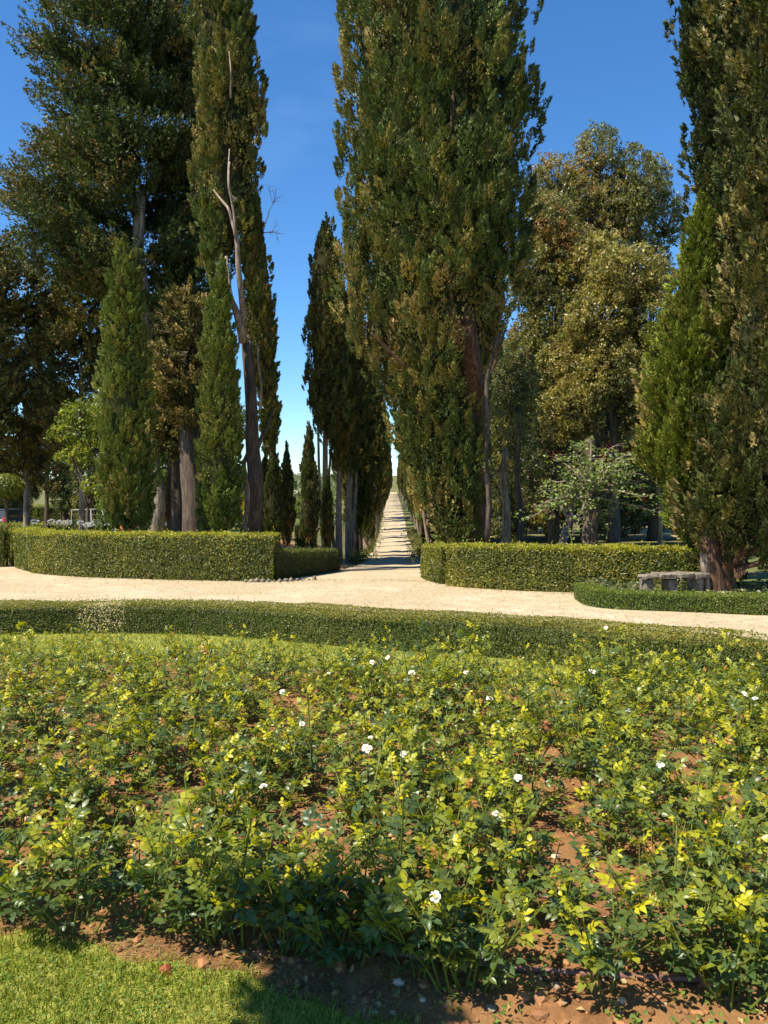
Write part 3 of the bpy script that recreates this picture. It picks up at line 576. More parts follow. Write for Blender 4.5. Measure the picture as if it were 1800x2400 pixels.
# two bright clipped columns on the left
BR = [np.array([.135, .165, .034]), np.array([.175, .200, .040]), np.array([.21, .20, .045]), np.array([.30, .24, .08])]
for (px, Y, tab, lab, sd) in ((295, 25.0, [(1238, 262, 345), (1215, 240, 362), (1120, 234, 366), (1000, 234, 360), (900, 236, 352), (800, 240, 340), (700, 250, 333), (620, 268, 322), (575, 286, 306), (562, 293, 297)], 'left one of the two bright green narrow cypresses', 21),
                              (515, 26.0, [(1245, 486, 540), (1215, 468, 562), (1100, 462, 566), (1000, 468, 562), (900, 472, 556), (800, 478, 548), (720, 488, 541), (650, 503, 533), (615, 516, 525), (606, 519, 522)], 'right one of the two bright green narrow cypresses, beside the split grey trunk', 22)):
    root, b = tree_root('cypress_tree', px, Y, lab, group=None)
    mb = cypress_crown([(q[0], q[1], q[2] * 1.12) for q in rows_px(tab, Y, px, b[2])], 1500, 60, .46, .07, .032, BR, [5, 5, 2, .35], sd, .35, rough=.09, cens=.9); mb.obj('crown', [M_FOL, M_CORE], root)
    for k, dx in enumerate((-.35, -.05, .3)):
        mb = MB(); mb.add(*tube(smoothpath([[dx * .3, 0, -.1], [dx * .6, 0, .9], [dx, .0, 2.2]], 8), [.09, .08, .075, .07, .06, .06, .05, .05], 8, .1)); mb.obj('stem', [M_BARKD], root)

# tall cypress with the split trunk
Yt = 28.5; root, b = tree_root('cypress_tree', 592, Yt, 'tall cypress with a split bare grey trunk and pale twisted limbs')
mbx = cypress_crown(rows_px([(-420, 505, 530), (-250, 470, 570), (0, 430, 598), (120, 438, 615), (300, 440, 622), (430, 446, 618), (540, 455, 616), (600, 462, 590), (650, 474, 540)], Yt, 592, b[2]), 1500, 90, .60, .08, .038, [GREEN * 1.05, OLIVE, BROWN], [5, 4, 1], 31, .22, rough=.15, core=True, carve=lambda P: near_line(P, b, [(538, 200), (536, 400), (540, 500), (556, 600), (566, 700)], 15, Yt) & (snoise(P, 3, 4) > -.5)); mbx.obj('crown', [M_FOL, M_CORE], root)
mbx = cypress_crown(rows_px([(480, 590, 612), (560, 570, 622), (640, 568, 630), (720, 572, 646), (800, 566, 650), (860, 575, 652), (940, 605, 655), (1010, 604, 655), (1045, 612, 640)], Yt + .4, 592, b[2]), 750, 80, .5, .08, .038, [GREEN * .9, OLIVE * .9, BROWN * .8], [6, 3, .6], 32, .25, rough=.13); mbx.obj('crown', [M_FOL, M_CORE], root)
def limb(root, b, pts, r0, r1, mat, n=16, fl=.16, name='limb', seg=10):
    mb = MB(); q = smoothpath(pts, n); mb.add(*tube(loc(q, b), np.linspace(r0, r1, n), seg, fl, 3, int(abs(pts[0][0]) * 10) % 50)); return mb.obj(name, [mat], root, smooth=True)
Yf = 27.2
limb(root, b, [b + [.02, -.9, -.2], at(598, 1150, Yf), at(592, 1050, Yf), at(590, 950, Yf), at(585, 870, Yf), at(578, 800, Yf)], .27, .17, M_BARKD, 20, .18, 'trunk', 16)
limb(root, b, [b + [-.22, -.8, -.2], at(582, 1180, Yf - .1), at(573, 1110, Yf - .1), at(572, 1085, Yf), at(580, 1060, Yf)], .16, .05, M_BARK, 14, .2, 'trunk')
limb(root, b, [at(570, 800, 27.0), at(562, 760, 26.6), at(553, 728, 26.5), at(540, 695, 26.5), at(533, 640, 26.8), at(530, 600, 27.6)], .17, .05, M_BARK)
limb(root, b, [at(572, 760, 27), at(566, 690, 26.4), at(560, 640, 26.2), at(555, 560, 26.1), at(545, 520, 26.1), at(536, 490, 26), at(520, 470, 26.3), at(500, 445, 27)], .12, .025, M_BARK, 26)
limb(root, b, [at(552, 560, 26), at(548, 500, 25.9), at(537, 440, 25.8), at(535, 400, 26.3), at(538, 350, 27)], .05, .02, M_BARK)
limb(root, b, [at(556, 470, 25.9), at(540, 455, 25.8), at(536, 420, 25.8), at(538, 380, 26)], .05, .03, M_BARK)
limb(root, b, [at(541, 230, 27.0), at(541, 170, 26.5), at(537, 120, 26.8)], .04, .015, M_BARK)
limb(root, b, [at(600, 1060, 27.3), at(618, 1015, 27.3), at(628, 1000, 27.4), at(640, 960, 27.6)], .09, .03, M_BARKD)
limb(root, b, [at(610, 960, 27.2), at(612, 900, 27.2), at(606, 860, 27.3), at(604, 810, 27.4)], .05, .03, M_BARK)
# dead twigs to the right of it
rng = np.random.default_rng(5); mb = MB()
def twig(p, d, Ln, r, dep):
    q = [p]; dd = d.copy()
    for _ in range(5): dd = nrm(dd + rng.normal(0, .16, 3)); q.append(q[-1] + dd * Ln / 5)
    mb.add(*tube(loc(q, b), np.linspace(r, r * .35, 6), 4, cap=False), (.08, .05, .05))
    if dep:
        for _ in range(3): i = rng.integers(1, 5); twig(q[i], nrm(dd + rng.normal(0, .6, 3)), Ln * .55, r * .55, dep - 1)
twig(at(617, 540, Yt - .3), np.array([.45, -.1, .9]), 1.25, .022, 2); twig(at(618, 545, Yt - .3), np.array([.8, -.1, .1]), .75, .02, 2)
mb.obj('dead_twigs', [M_BARKD], root)

# right-hand conifers
Yk = 21.5; root, b = tree_root('cypress_tree', 1725, Yk, 'tall dark cypress behind the bright green one at the right edge')
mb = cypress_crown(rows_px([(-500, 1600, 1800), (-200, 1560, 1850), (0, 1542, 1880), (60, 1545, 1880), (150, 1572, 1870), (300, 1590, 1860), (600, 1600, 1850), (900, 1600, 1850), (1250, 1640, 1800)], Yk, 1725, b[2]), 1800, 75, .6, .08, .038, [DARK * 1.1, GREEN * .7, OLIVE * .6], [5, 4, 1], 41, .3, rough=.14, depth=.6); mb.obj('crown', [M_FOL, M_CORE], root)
mb = MB(); mb.add(*tube([[0, 0, -.2], [0, 0, 5]], [.3, .2], 10, .1)); mb.obj('trunk', [M_BARKR], root)
Yk = 17.6; root, b = tree_root('conifer_tree', 1650, Yk, 'bright green conical conifer at the right with a pointed top')
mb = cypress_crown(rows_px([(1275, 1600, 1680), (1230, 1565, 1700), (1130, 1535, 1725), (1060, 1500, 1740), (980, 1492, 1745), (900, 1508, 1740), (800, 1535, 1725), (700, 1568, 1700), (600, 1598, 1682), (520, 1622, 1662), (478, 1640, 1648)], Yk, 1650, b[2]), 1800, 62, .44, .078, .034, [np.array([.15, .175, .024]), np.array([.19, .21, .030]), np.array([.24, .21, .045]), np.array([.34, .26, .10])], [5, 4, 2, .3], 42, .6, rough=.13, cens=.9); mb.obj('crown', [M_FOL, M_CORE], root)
mb = MB(); mb.add(*tube([[0, 0, -.2], [0, 0, 3]], [.2, .14], 10, .1)); mb.obj('trunk', [M_BARKR], root)
Yk = 16.4; root, b = tree_root('cypress_tree', 1690, Yk, 'big olive and tan mottled conifer filling the right edge, forked red-brown trunk')
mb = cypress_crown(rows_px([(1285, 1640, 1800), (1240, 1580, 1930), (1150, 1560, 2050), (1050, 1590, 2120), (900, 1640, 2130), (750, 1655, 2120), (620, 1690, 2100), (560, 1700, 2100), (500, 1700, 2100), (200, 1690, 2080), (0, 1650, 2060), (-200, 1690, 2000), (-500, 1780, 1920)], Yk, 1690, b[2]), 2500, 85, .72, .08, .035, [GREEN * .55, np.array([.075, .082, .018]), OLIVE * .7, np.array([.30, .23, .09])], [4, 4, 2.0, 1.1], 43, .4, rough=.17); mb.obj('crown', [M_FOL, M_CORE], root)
for nm, pp, r0, r1 in (('trunk', [b + [-.12, -.3, -.2], at(1668, 1330, 16), at(1662, 1290, 16), at(1655, 1240, 16.1)], .25, .17), ('trunk', [b + [.25, -.2, -.2], at(1700, 1340, 16), at(1706, 1300, 15.9), at(1695, 1250, 16)], .16, .10),
                       ('limb', [at(1725, 1335, 15.9), at(1745, 1328, 15.8), at(1785, 1318, 15.6), at(1830, 1290, 15.5)], .07, .05), ('limb', [at(1712, 1330, 15.9), at(1735, 1300, 15.7), at(1752, 1285, 15.6), at(1775, 1245, 15.6)], .06, .035),
                       ('limb', [at(1735, 1300, 15.8), at(1770, 1290, 15.6), at(1795, 1270, 15.6)], .04, .03), ('limb', [at(1660, 1300, 15.9), at(1645, 1285, 15.8), at(1630, 1275, 15.8)], .07, .04)):
    limb(root, b, pp, r0, r1, M_BARKR, 12, .14, nm, 12)
limb(root, b, [b + [-.33, -.35, -.2], at(1652, 1330, 15.9), at(1650, 1290, 15.9)], .10, .08, M_BARK, 8, .2, 'trunk', 10)

# spreading dark conifer, top left: branches with upturned spiky ends
def spreading(root, b, px, Y, tab, nbr, k, cols, wts, seed, trunk_r=.35, ztrunk=None, up=.55, psize=.55, sz=.1, droop=0.0):
    rng = np.random.default_rng(seed); rows = np.array(sorted(rows_px(tab, Y, px, b[2]))); zz = rows[:, 0]
    z = rng.uniform(zz[0], zz[-1], nbr); r = np.interp(z, zz, rows[:, 2]); cx = np.interp(z, zz, rows[:, 1]); th = rng.uniform(0, 2 * math.pi, nbr)
    rt = r * rng.uniform(.72, 1.05, nbr); cen, axs = [], []
    wood = MB()
    for i in range(nbr):
        o = np.array([math.cos(th[i]), math.sin(th[i]), 0]); nseg = max(4, int(rt[i] / .32)); t = np.linspace(0.12, 1, nseg)[:, None]
        zc = z[i] - rt[i] * .35 + (t ** 1.6) * rt[i] * up - droop * t * rt[i]
        tip = np.array([cx[i] * 1.0, 0, 0])
        p = tip * t + o * rt[i] * t; p[:, 2:3] = zc
        d = nrm(np.gradient(p, axis=0)); 
        if i % 2 == 0: wood.add(*tube(p, np.linspace(.07, .015, nseg), 5, cap=False))
        side = np.cross(d, [0, 0, 1.])
        for s2 in range(3):
            off = side * rng.normal(0, .16 * rt[i], (nseg, 1)) * t * 1.0; off[:, 2] += rng.normal(0, .16, nseg)
            sel = t[:, 0] > rng.uniform(.15, .6); cen.append((p + off)[sel]); axs.append((nrm(d + nrm(off + 1e-6) * .45 + [0, 0, .35]))[sel])
    cen = np.concatenate(cen); axs = np.concatenate(axs); n = len(cen)
    cen = cen + rng.normal(0, .09, cen.shape); pl = psize * rng.uniform(.7, 1.4, n); pw = pl * rng.uniform(.32, .5, n)
    col = palette(cen, rng, cols, wts, seed, .6); mb = MB()
    mb.add(*plume_cloud(cen, axs + rng.normal(0, .2, axs.shape), pl, pw, k, sz, sz * .42, col, rng, None, .55, .6, .22, .75, .4))
    mb.obj('crown', [M_FOL, M_CORE], root); wood.obj('branches', [M_BARKD], root)['kind'] = 'stuff'
CON = [DARK * 1.6, GREEN * .95, np.array([.19, .14, .045])]
root, b = tree_root('conifer_tree', 345, 34, 'enormous dark spreading conifer filling the upper left with a pale trunk')
spreading(root, b, 345, 34, [(860, 340, 480), (760, 330, 490), (690, 260, 500), (640, 120, 500), (560, 60, 520), (500, 10, 520), (440, 25, 520), (380, 40, 510), (320, 100, 510), (280, 130, 505), (230, 85, 500), (150, 90, 495), (60, 55, 490), (-50, 110, 480), (-200, 170, 460), (-450, 280, 400)], 560, 42, CON, [4, 4, 2.4], 51, sz=.13, psize=.88, up=.2)
Yl = 32.6
limb(root, b, [b + [.45, -.9, -.2], at(372, 1180, Yl), at(357, 1080, Yl), at(355, 1000, Yl), at(350, 900, Yl), at(344, 800, Yl), at(338, 720, Yl), at(330, 640, Yl), at(324, 580, Yl), at(330, 450, Yl)], .33, .2, M_BARK, 30, .14, 'trunk', 16)
root, b = tree_root('conifer_tree', 452, 31, 'dark conifer with a thick grooved trunk between the two bright cypresses')
spreading(root, b, 452, 31, [(980, 350, 500), (900, 340, 500), (800, 345, 500), (740, 350, 490), (690, 400, 480)], 120, 40, [np.array([.06, .06, .017]), OLIVE * .9, BROWN], [4, 3, 3], 52, sz=.115, psize=.55, up=.3)
limb(root, b, [b + [.02, 0, -.2], at(452, 1180, 31), at(445, 1100, 31), at(440, 1000, 31), at(436, 850, 31.2)], .48, .2, M_BARKD, 22, .16, 'trunk', 18)
limb(root, b, [b + [.45, 0, -.2], at(470, 1200, 31), at(462, 1120, 31), at(460, 1000, 31)], .18, .1, M_BARKD, 12, .16, 'trunk', 10)
root, b = tree_root('conifer_tree', 416, 36, 'conifer with a slim straight dark trunk beside the thick grooved one')
spreading(root, b, 416, 36, [(960, 330, 480), (860, 330, 480), (760, 340, 480)], 60, 40, [DARK * 1.2, GREEN], [4, 3], 53, sz=.12, psize=.6, up=.2)
limb(root, b, [b + [0, 0, -.2], at(416, 1100, 36), at(414, 900, 36), at(415, 700, 36)], .28, .2, M_BARKD, 12, .1, 'trunk', 12)
BRN = [np.array([.070, .078, .024]), OLIVE * .9, np.array([.19, .145, .05]), TAN * 1.1]
for (px, Y, tab, nb, lab, sd, tr, bk) in (
    (60, 40, [(1120, 10, 110), (1040, -20, 120), (940, -70, 130), (860, -90, 140), (740, -80, 160), (640, -60, 130), (600, -20, 80)], 190, 'ragged conifer by the left edge with a pale trunk behind the round clipped tree', 54, .17, M_BARK),
    (190, 38, [(1060, 120, 240), (960, 80, 260), (860, 70, 280), (760, 100, 290), (690, 120, 280), (640, 130, 240), (600, 150, 200)], 210, 'brownish cone-laden conifer between the left edge and the bright cypress', 55, .14, M_BARK),
    (108, 44, [(1145, 70, 150), (1080, 60, 155), (1000, 60, 160), (960, 80, 140), (900, 90, 130)], 70, 'small brown-tipped conifer with a thin trunk in the lower left', 56, .12, M_BARKD),
    (-60, 36, [(1000, -250, 20), (800, -230, 60), (640, -180, 60), (560, -150, 70), (530, -90, 40)], 150, 'dark conifer cut by the left photo edge', 57, .2, M_BARKD),
    (395, 33, [(1060, 345, 470), (980, 335, 480), (900, 335, 480), (820, 350, 480), (760, 350, 470), (700, 370, 450)], 150, 'conifer loaded with brown cones behind the gap of the bright cypresses', 58, .1, M_BARKD)):
    root, b = tree_root('conifer_tree', px, Y, lab); spreading(root, b, px, Y, tab, nb, 36, BRN, [4, 3, 3, .5], sd, sz=.13, psize=.6, up=.35)
    limb(root, b, [b + [0, 0, -.2], at(px + 2, 1080, Y), at(px, tab[1][0] - 100, Y)], tr, tr * .7, bk, 12, .1, 'trunk', 10)

# ------------------------------------------------------------------ avenue
TOPZ[0] = 1e9
AVE = [GREEN * .95, OLIVE * .9, BROWN * .8]
def avenue_variant(H, R, seed, low, k=55, npl=560, ps=.7):
    rows = cyp_profile(H, R, low, .35, .36); rows[:, 1] = .12 * np.sin(rows[:, 0] * .9 + seed)
    return cypress_crown(rows, npl, k, ps, .105, .055, AVE, [5, 4, 1], seed, .2, rough=.16, back=None)
variants = []
for i, (H, R, low) in enumerate(((15.5, 1.35, .34), (14, 1.35, .14), (16.5, 1.45, .38), (14, 1.4, .10))):
    cm = avenue_variant(H, R, 70 + i, low).mesh('crown', [M_FOL, M_CORE])
    mb = MB(); r_ = np.random.default_rng(i); mb.add(*tube(smoothpath([[0, 0, -.3], [r_.normal(0, .08), 0, 2], [r_.normal(0, .3), -.1, 5], [0, 0, H * .6]], 12), np.linspace(.26, .12, 12), 12, .15, 4, i)); tm = mb.mesh('trunk', [M_BARK if i != 1 else M_BARKD], True)
    mb = MB(); mb.add(*tube(smoothpath([[.1, -.1, 0], [.45, -.25, 2], [.6, -.4, 4.5], [.3, -.5, 7.5]], 9), np.linspace(.13, .06, 9), 8, .12, 3, i)); lm = mb.mesh('limb', [M_BARK], True)
    variants.append((cm, tm, lm))
rng = np.random.default_rng(77)
def avenue_tree(x, y, v, s, rz, label, group):
    r = empty('cypress_tree', (x, y, float(ground(x, y))), label, 'tree', group); r.rotation_euler = (0, 0, rz); r.scale = s
    for nm, me in zip(('crown', 'trunk', 'limb'), variants[v]): link(nm, me, r)
    return r
# left row
ORDN = ['first', 'second', 'third', 'fourth', 'fifth', 'sixth', 'seventh']; cnt = [0, 0]
first = [(766, 36.5, 2, .80, .98, 'pale-trunked tall cypress leading the left row of the avenue'), (794, 40, 0, .82, .95, 'slanting cypress second in the left row of the avenue'), (817, 41.5, 0, .85, .95, 'cypress with the thick pale trunk at the left road edge'), (832, 46, 1, .95, 1.0, 'cypress with the dark trunk just behind the thick pale one')]
for (px, Y, v, s, sh, lab) in first: p = base(px, Y); avenue_tree(p[0], p[1], v, (s, s, sh), rng.uniform(0, 6), lab, None)
y = 50.0
while y < 335:
    sc_ = rng.uniform(.85, 1.1); x = .0122 * y - (2.2 if y < 80 else 1.95) + rng.normal(0, .12)
    avenue_tree(x, y, int(rng.integers(0, 4)), (sc_, sc_, rng.uniform(.8, 1.05) * (1.14 if y < 75 else 1.08 if y < 110 else 1)), rng.uniform(0, 6.28), ('%s cypress of the left avenue row beyond the four pale-trunked leaders' % ORDN[cnt[0]]) if cnt[0] < 7 else 'cypress in the receding left row of the gravel avenue', 'cypresses of the left avenue row'); cnt[0] += 1; y += rng.uniform(3.0, 8.5)
y = 42.0
while y < 335:
    sc_ = rng.uniform(.8, 1.02); x = .0122 * y + 2.75 + rng.normal(0, .12)
    avenue_tree(x, y, int(rng.integers(0, 4)), (sc_, sc_, rng.uniform(.8, 1.0)), rng.uniform(0, 6.28), ('%s cypress of the right avenue row counted from the forecourt' % ORDN[cnt[1]]) if cnt[1] < 6 else 'cypress in the receding right row of the gravel avenue', 'cypresses of the right avenue row'); cnt[1] += 1; y += rng.uniform(3.8, 6)
# young dark cypresses standing on bare stems in the bank
def young(H, R, seed):
    m1 = cypress_crown(cyp_profile(H, R, .16, .3, .8), 330, 60, .32, .075, .036, [DARK * 1.3, GREEN * .9, OLIVE * .8], [4, 4, 1], seed, .25, rough=.12).mesh('crown', [M_FOL, M_CORE])
    mb = MB(); mb.add(*tube([[0, 0, -.1], [.02, 0, H * .12], [0, 0, H * .3]], [.06, .05, .04], 8)); return m1, mb.mesh('stem', [M_BARKD], True)
YV = [young(5.2, .48, 81), young(6.3, .62, 82)]
for (px, Y, top, wpx, v, lab) in ((640, 30.5, 1030, 56, 1, 'young cypress just right of the split trunk'), (672, 33, 1044, 40, 0, 'slim dark young cypress second from the split trunk'), (725, 32, 985, 54, 1, 'taller young cypress left of the avenue beside the sky gap'), (766, 33, 1105, 34, 0, 'smallest young cypress, standing in front of the pale avenue trunk'),
                                  (622, 34, 1060, 40, 0, 'young cypress half hidden behind the split trunk')):
    b = base(px, Y); H = at(px, top, Y)[2] - b[2]; H0, R0 = ((5.2, .48), (6.3, .62))[v]; r = empty('cypress_tree', b, lab, 'tree', 'young cypresses on the earth bank'); s = wpx / 2 / F * Y / R0; r.scale = (s, s, H / H0); r.rotation_euler = (0, 0, px)
    link('crown', YV[v][0], r); link('stem', YV[v][1], r)
for i, (dx, Y, s) in enumerate(((2.55, 27.5, .42), (2.6, 33, .45), (2.5, 36.5, .4), (2.6, 39.5, .42), (2.55, 45, .42), (2.5, 52, .4), (2.55, 60, .4))):
    x = .0122 * Y + dx; r = empty('cypress_tree', (x, Y, float(ground(x, Y))), 'small young cypress planted along the right verge of the avenue', 'tree', 'young cypresses on the right verge'); r.scale = (.75, .75, s); r.rotation_euler = (0, 0, i)
    link('crown', YV[i % 2][0], r); link('stem', YV[i % 2][1], r)
# little shrubs along the left road edge
shr = MB(); g_ = np.random.default_rng(4); c = g_.normal(0, 1, (60, 3)) * [.28, .35, .12] + [0, 0, .16]; shr.add(*plume_cloud(c, g_.normal(0, .4, (60, 3)) + [0, 0, 1], np.full(60, .22), np.full(60, .18), 22, .06, .03, palette(c, g_, [GREEN, OLIVE], [1, 1]), g_)); shm = shr.mesh('verge_shrub', [M_LEAF])
for k in range(20):
    Y = 41 + k * 4.2; x = .0122 * Y - 2.0 - .1 * (k % 3); o = link('verge_shrub', shm, None, (x, Y, float(ground(x, Y)))); o.rotation_euler = (0, 0, k); o.scale = (1, 1.2, 1 + .3 * (k % 2)); tag(o, 'small clipped shrub at the left road edge under the cypresses', 'shrub', 'verge shrubs along the left road edge')
for k in range(14):
    Y = 33.5 + k * 4.2; x = .0122 * Y + 2.25; o = link('verge_shrub', shm, None, (x, Y, float(ground(x, Y)))); o.rotation_euler = (0, 0, k * 2); o.scale = (1.1, 1.5, 1.5); tag(o, 'bright green shrub at the right road edge', 'shrub', 'verge shrubs along the right road edge')

# ------------------------------------------------------------------ broadleaf trees
def broadleaf(name, px, Y, blobs, lab, cols, wts, seed, dens=1.0, leaf=.09, k=26, tr=.25, bark=None, cl=.5, trunk_to=None, twigs=True, group=None, mat=None, fill=.35, limb_r=.1):
    """blobs: (px, py, Y, rx px, ry px)"""
    rng = np.random.default_rng(seed); root, b = tree_root(name, px, Y, lab, group=group); cen = []; wood = MB()
    for (bx, by, bY, rx, ry) in blobs:
        c = at(bx, by, bY); R = np.array([rx / F * bY, max(rx, ry) / F * bY * .8, ry / F * bY]); m = int(dens * 34 * R[0] * R[1] ** .5 * R[2] / cl ** 2)
        u = nrm(rng.normal(size=(m, 3))); rad = rng.uniform(fill, 1, (m, 1)) ** .6; q = c + u * R * rad * (1 + .22 * snoise(u * R, 1.2, seed)[:, None]); cen.append(q)
        if twigs:
            for t in q[rng.integers(0, m, max(4, m // 7))]:
                w = smoothpath([c - [0, 0, R[2] * .5], (c + t) / 2 + rng.normal(0, .12, 3) - [0, 0, .1 * R[2]], t], 6); wood.add(*tube(loc(w, b), np.linspace(.035, .008, 6), 4, cap=False), (.1, .08, .06))
    cen = np.concatenate(cen); back_ = float(np.mean([q[2] for q in blobs]) - b[1] + .4); n = len(cen); cc = palette(cen, rng, cols, wts, seed, .55); mb = MB()
    mb.add(*plume_cloud(cen - b, rng.normal(size=(n, 3)) + [0, 0, .6], cl * rng.uniform(.6, 1.3, n), cl * rng.uniform(.6, 1.2, n), k, leaf, leaf * .55, cc, rng, None, 1.0, 0, .3, .35, back_))
    mb.obj('crown', [mat or M_LEAF], root)
    if wood.n: wood.obj('twigs', [M_BARKD], root)['kind'] = 'stuff'
    bark = bark or M_BARKD; top = np.mean([at(*q[:3]) for q in blobs], axis=0) if trunk_to is None else at(*trunk_to)
    fork = b + (top - b) * .45; limb(root, b, [b - [0, 0, .2], (b + fork) / 2 + rng.normal(0, .06, 3), fork, fork + (top - fork) * .6], tr, tr * .45, bark, 14, .12, 'trunk', 12)
    for q in blobs: c = at(*q[:3]); limb(root, b, [fork - [0, 0, .2], (fork + c) / 2 + rng.normal(0, .2, 3), c], min(limb_r, tr * .5), .03, bark, 10, .1)
    return root
OAKC = [np.array([.125, .125, .042]), np.array([.20, .175, .06]), np.array([.25, .19, .065]), np.array([.28, .15, .055])]
broadleaf('oak_tree', 1380, 42, [(1400, 370, 42, 60, 75), (1300, 430, 42, 70, 70), (1495, 430, 42, 85, 85), (1420, 520, 42, 95, 90), (1560, 520, 43, 45, 70), (1460, 500, 42, 80, 90), (1350, 480, 42, 80, 80), (1510, 640, 43, 75, 90), (1290, 560, 42, 60, 80)], 'tallest oak at the right with a thin reddish top against the sky', OAKC, [4, 4, 2, .5], 61, .75, .11, 22, .45, cl=.5, trunk_to=(1400, 600, 42))
broadleaf('oak_tree', 1300, 36, [(1285, 520, 36, 70, 80), (1330, 600, 36, 80, 90), (1240, 640, 36, 60, 100), (1300, 760, 36, 90, 110), (1230, 860, 36, 70, 110)], 'orange-tinged oak just right of the huge central cypress', [OAKC[0], OAKC[1], OAKC[2], np.array([.30, .13, .04])], [3, 4, 2, .5], 62, 1.25, .10, 22, .3, cl=.5, trunk_to=(1290, 760, 36))
broadleaf('oak_tree', 1440, 33, [(1470, 650, 33, 100, 80), (1410, 740, 33, 90, 90), (1530, 760, 33, 60, 110), (1430, 870, 33, 100, 100), (1350, 960, 33, 90, 90), (1500, 960, 33, 60, 100), (1400, 620, 35, 90, 80), (1350, 840, 34, 90, 90), (1480, 840, 34, 80, 90)], 'golden leafed oak in the middle of the right woods', [OAKC[0], np.array([.19, .17, .045]), np.array([.27, .21, .07]), np.array([.36, .30, .10])], [3, 4, 3, 1.2], 63, 1.25, .10, 22, .3, cl=.48, trunk_to=(1440, 800, 33))
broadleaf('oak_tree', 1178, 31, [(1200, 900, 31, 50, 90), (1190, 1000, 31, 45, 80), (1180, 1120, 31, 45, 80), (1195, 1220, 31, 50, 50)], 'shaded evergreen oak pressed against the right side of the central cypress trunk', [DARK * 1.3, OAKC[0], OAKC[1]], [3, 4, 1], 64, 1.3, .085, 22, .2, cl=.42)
root = broadleaf('oak_tree', 1310, 34, [(1290, 1000, 35, 60, 90), (1250, 1120, 35, 50, 80), (1500, 1120, 34, 60, 90), (1440, 1200, 35, 80, 60)], 'dark oak with a straight bare trunk behind the pod-bearing tree', [DARK * 1.2, OAKC[0] * .8], [3, 3], 65, .9, .09, 22, .2, cl=.45, bark=M_BARK)
# dark background wood: individuals sharing two crown meshes
def wood_variant(seed, cols):
    g = np.random.default_rng(seed); c = []
    for _ in range(9):
        o = np.array([g.uniform(-2.2, 2.2), g.uniform(-1.5, 1.5), g.uniform(1.5, 10)]); u = nrm(g.normal(size=(60, 3))); c.append(o + u * [2.0, 1.7, 2.2] * g.uniform(.5, 1, (60, 1)))
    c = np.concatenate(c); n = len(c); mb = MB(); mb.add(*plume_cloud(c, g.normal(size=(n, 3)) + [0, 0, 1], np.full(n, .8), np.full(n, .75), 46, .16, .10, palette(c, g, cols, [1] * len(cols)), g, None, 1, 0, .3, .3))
    cm = mb.mesh('crown', [M_LEAF]); mb = MB(); mb.add(*tube(smoothpath([[0, 0, -.5], [.1, 0, 2], [-.1, 0, 6]], 8), np.linspace(.3, .15, 8), 9, .1)); return cm, mb.mesh('trunk', [M_BARKD], True)
TOPZ[0] = 1e9
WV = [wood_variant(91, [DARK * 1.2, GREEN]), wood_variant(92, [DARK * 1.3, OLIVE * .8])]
g = np.random.default_rng(15)
WLAB = 'evergreen tree in the dark wood behind the right hedge'
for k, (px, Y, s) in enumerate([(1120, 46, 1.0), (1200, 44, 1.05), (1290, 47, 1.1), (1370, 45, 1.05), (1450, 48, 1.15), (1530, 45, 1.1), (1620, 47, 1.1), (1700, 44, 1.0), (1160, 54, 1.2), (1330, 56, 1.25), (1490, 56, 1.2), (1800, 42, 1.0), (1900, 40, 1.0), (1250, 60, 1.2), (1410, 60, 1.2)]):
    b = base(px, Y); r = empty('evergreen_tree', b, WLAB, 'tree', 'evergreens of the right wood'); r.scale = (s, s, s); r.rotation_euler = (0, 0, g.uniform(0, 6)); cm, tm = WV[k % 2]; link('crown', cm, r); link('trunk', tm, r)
for k, (px, Y, s) in enumerate([(-60, 62, .85), (40, 66, .7), (150, 70, .75), (255, 66, .8), (330, 60, .75), (400, 64, .8), (470, 60, .8), (505, 70, .6)]):
    b = base(px, Y); r = empty('evergreen_tree', b, 'dark tree beyond the parked cars on the left', 'tree', 'dark trees beyond the parking area'); r.scale = (s, s, s); r.rotation_euler = (0, 0, g.uniform(0, 6)); cm, tm = WV[k % 2]; link('crown', cm, r); link('trunk', tm, r)
# trunks of the wood close behind the hedge
for (px, Y, r0, top, mat, lab) in ((1183, 27, .16, 1050, M_BARK, 'gnarled grey trunk with thin crown just right of the central cypress'), (1216, 29, .12, 950, M_BARKD, 'straight black trunk second from the central cypress'), (1545, 27, .08, 1100, M_BARK, 'slim pale trunk near the shaded end of the right hedge')):
    root, b = tree_root('woodland_tree', px, Y, lab); limb(root, b, [b - [0, 0, .2], at(px + 4, 1200, Y), at(px - 3, 1120, Y), at(px + 3, top, Y)], r0, r0 * .6, mat, 14, .2, 'trunk', 12)
    rng = np.random.default_rng(px); c = at(px, top, Y) + rng.normal(0, 1, (60, 3)) * [.8, .5, .9]; mb = MB(); mb.add(*plume_cloud(c - b, rng.normal(size=(60, 3)), np.full(60, .4), np.full(60, .4), 22, .085, .05, palette(c, rng, [OAKC[0], OAKC[1]], [2, 1]), rng, None, 1, 0, .3, .3)); mb.obj('crown', [M_LEAF], root)

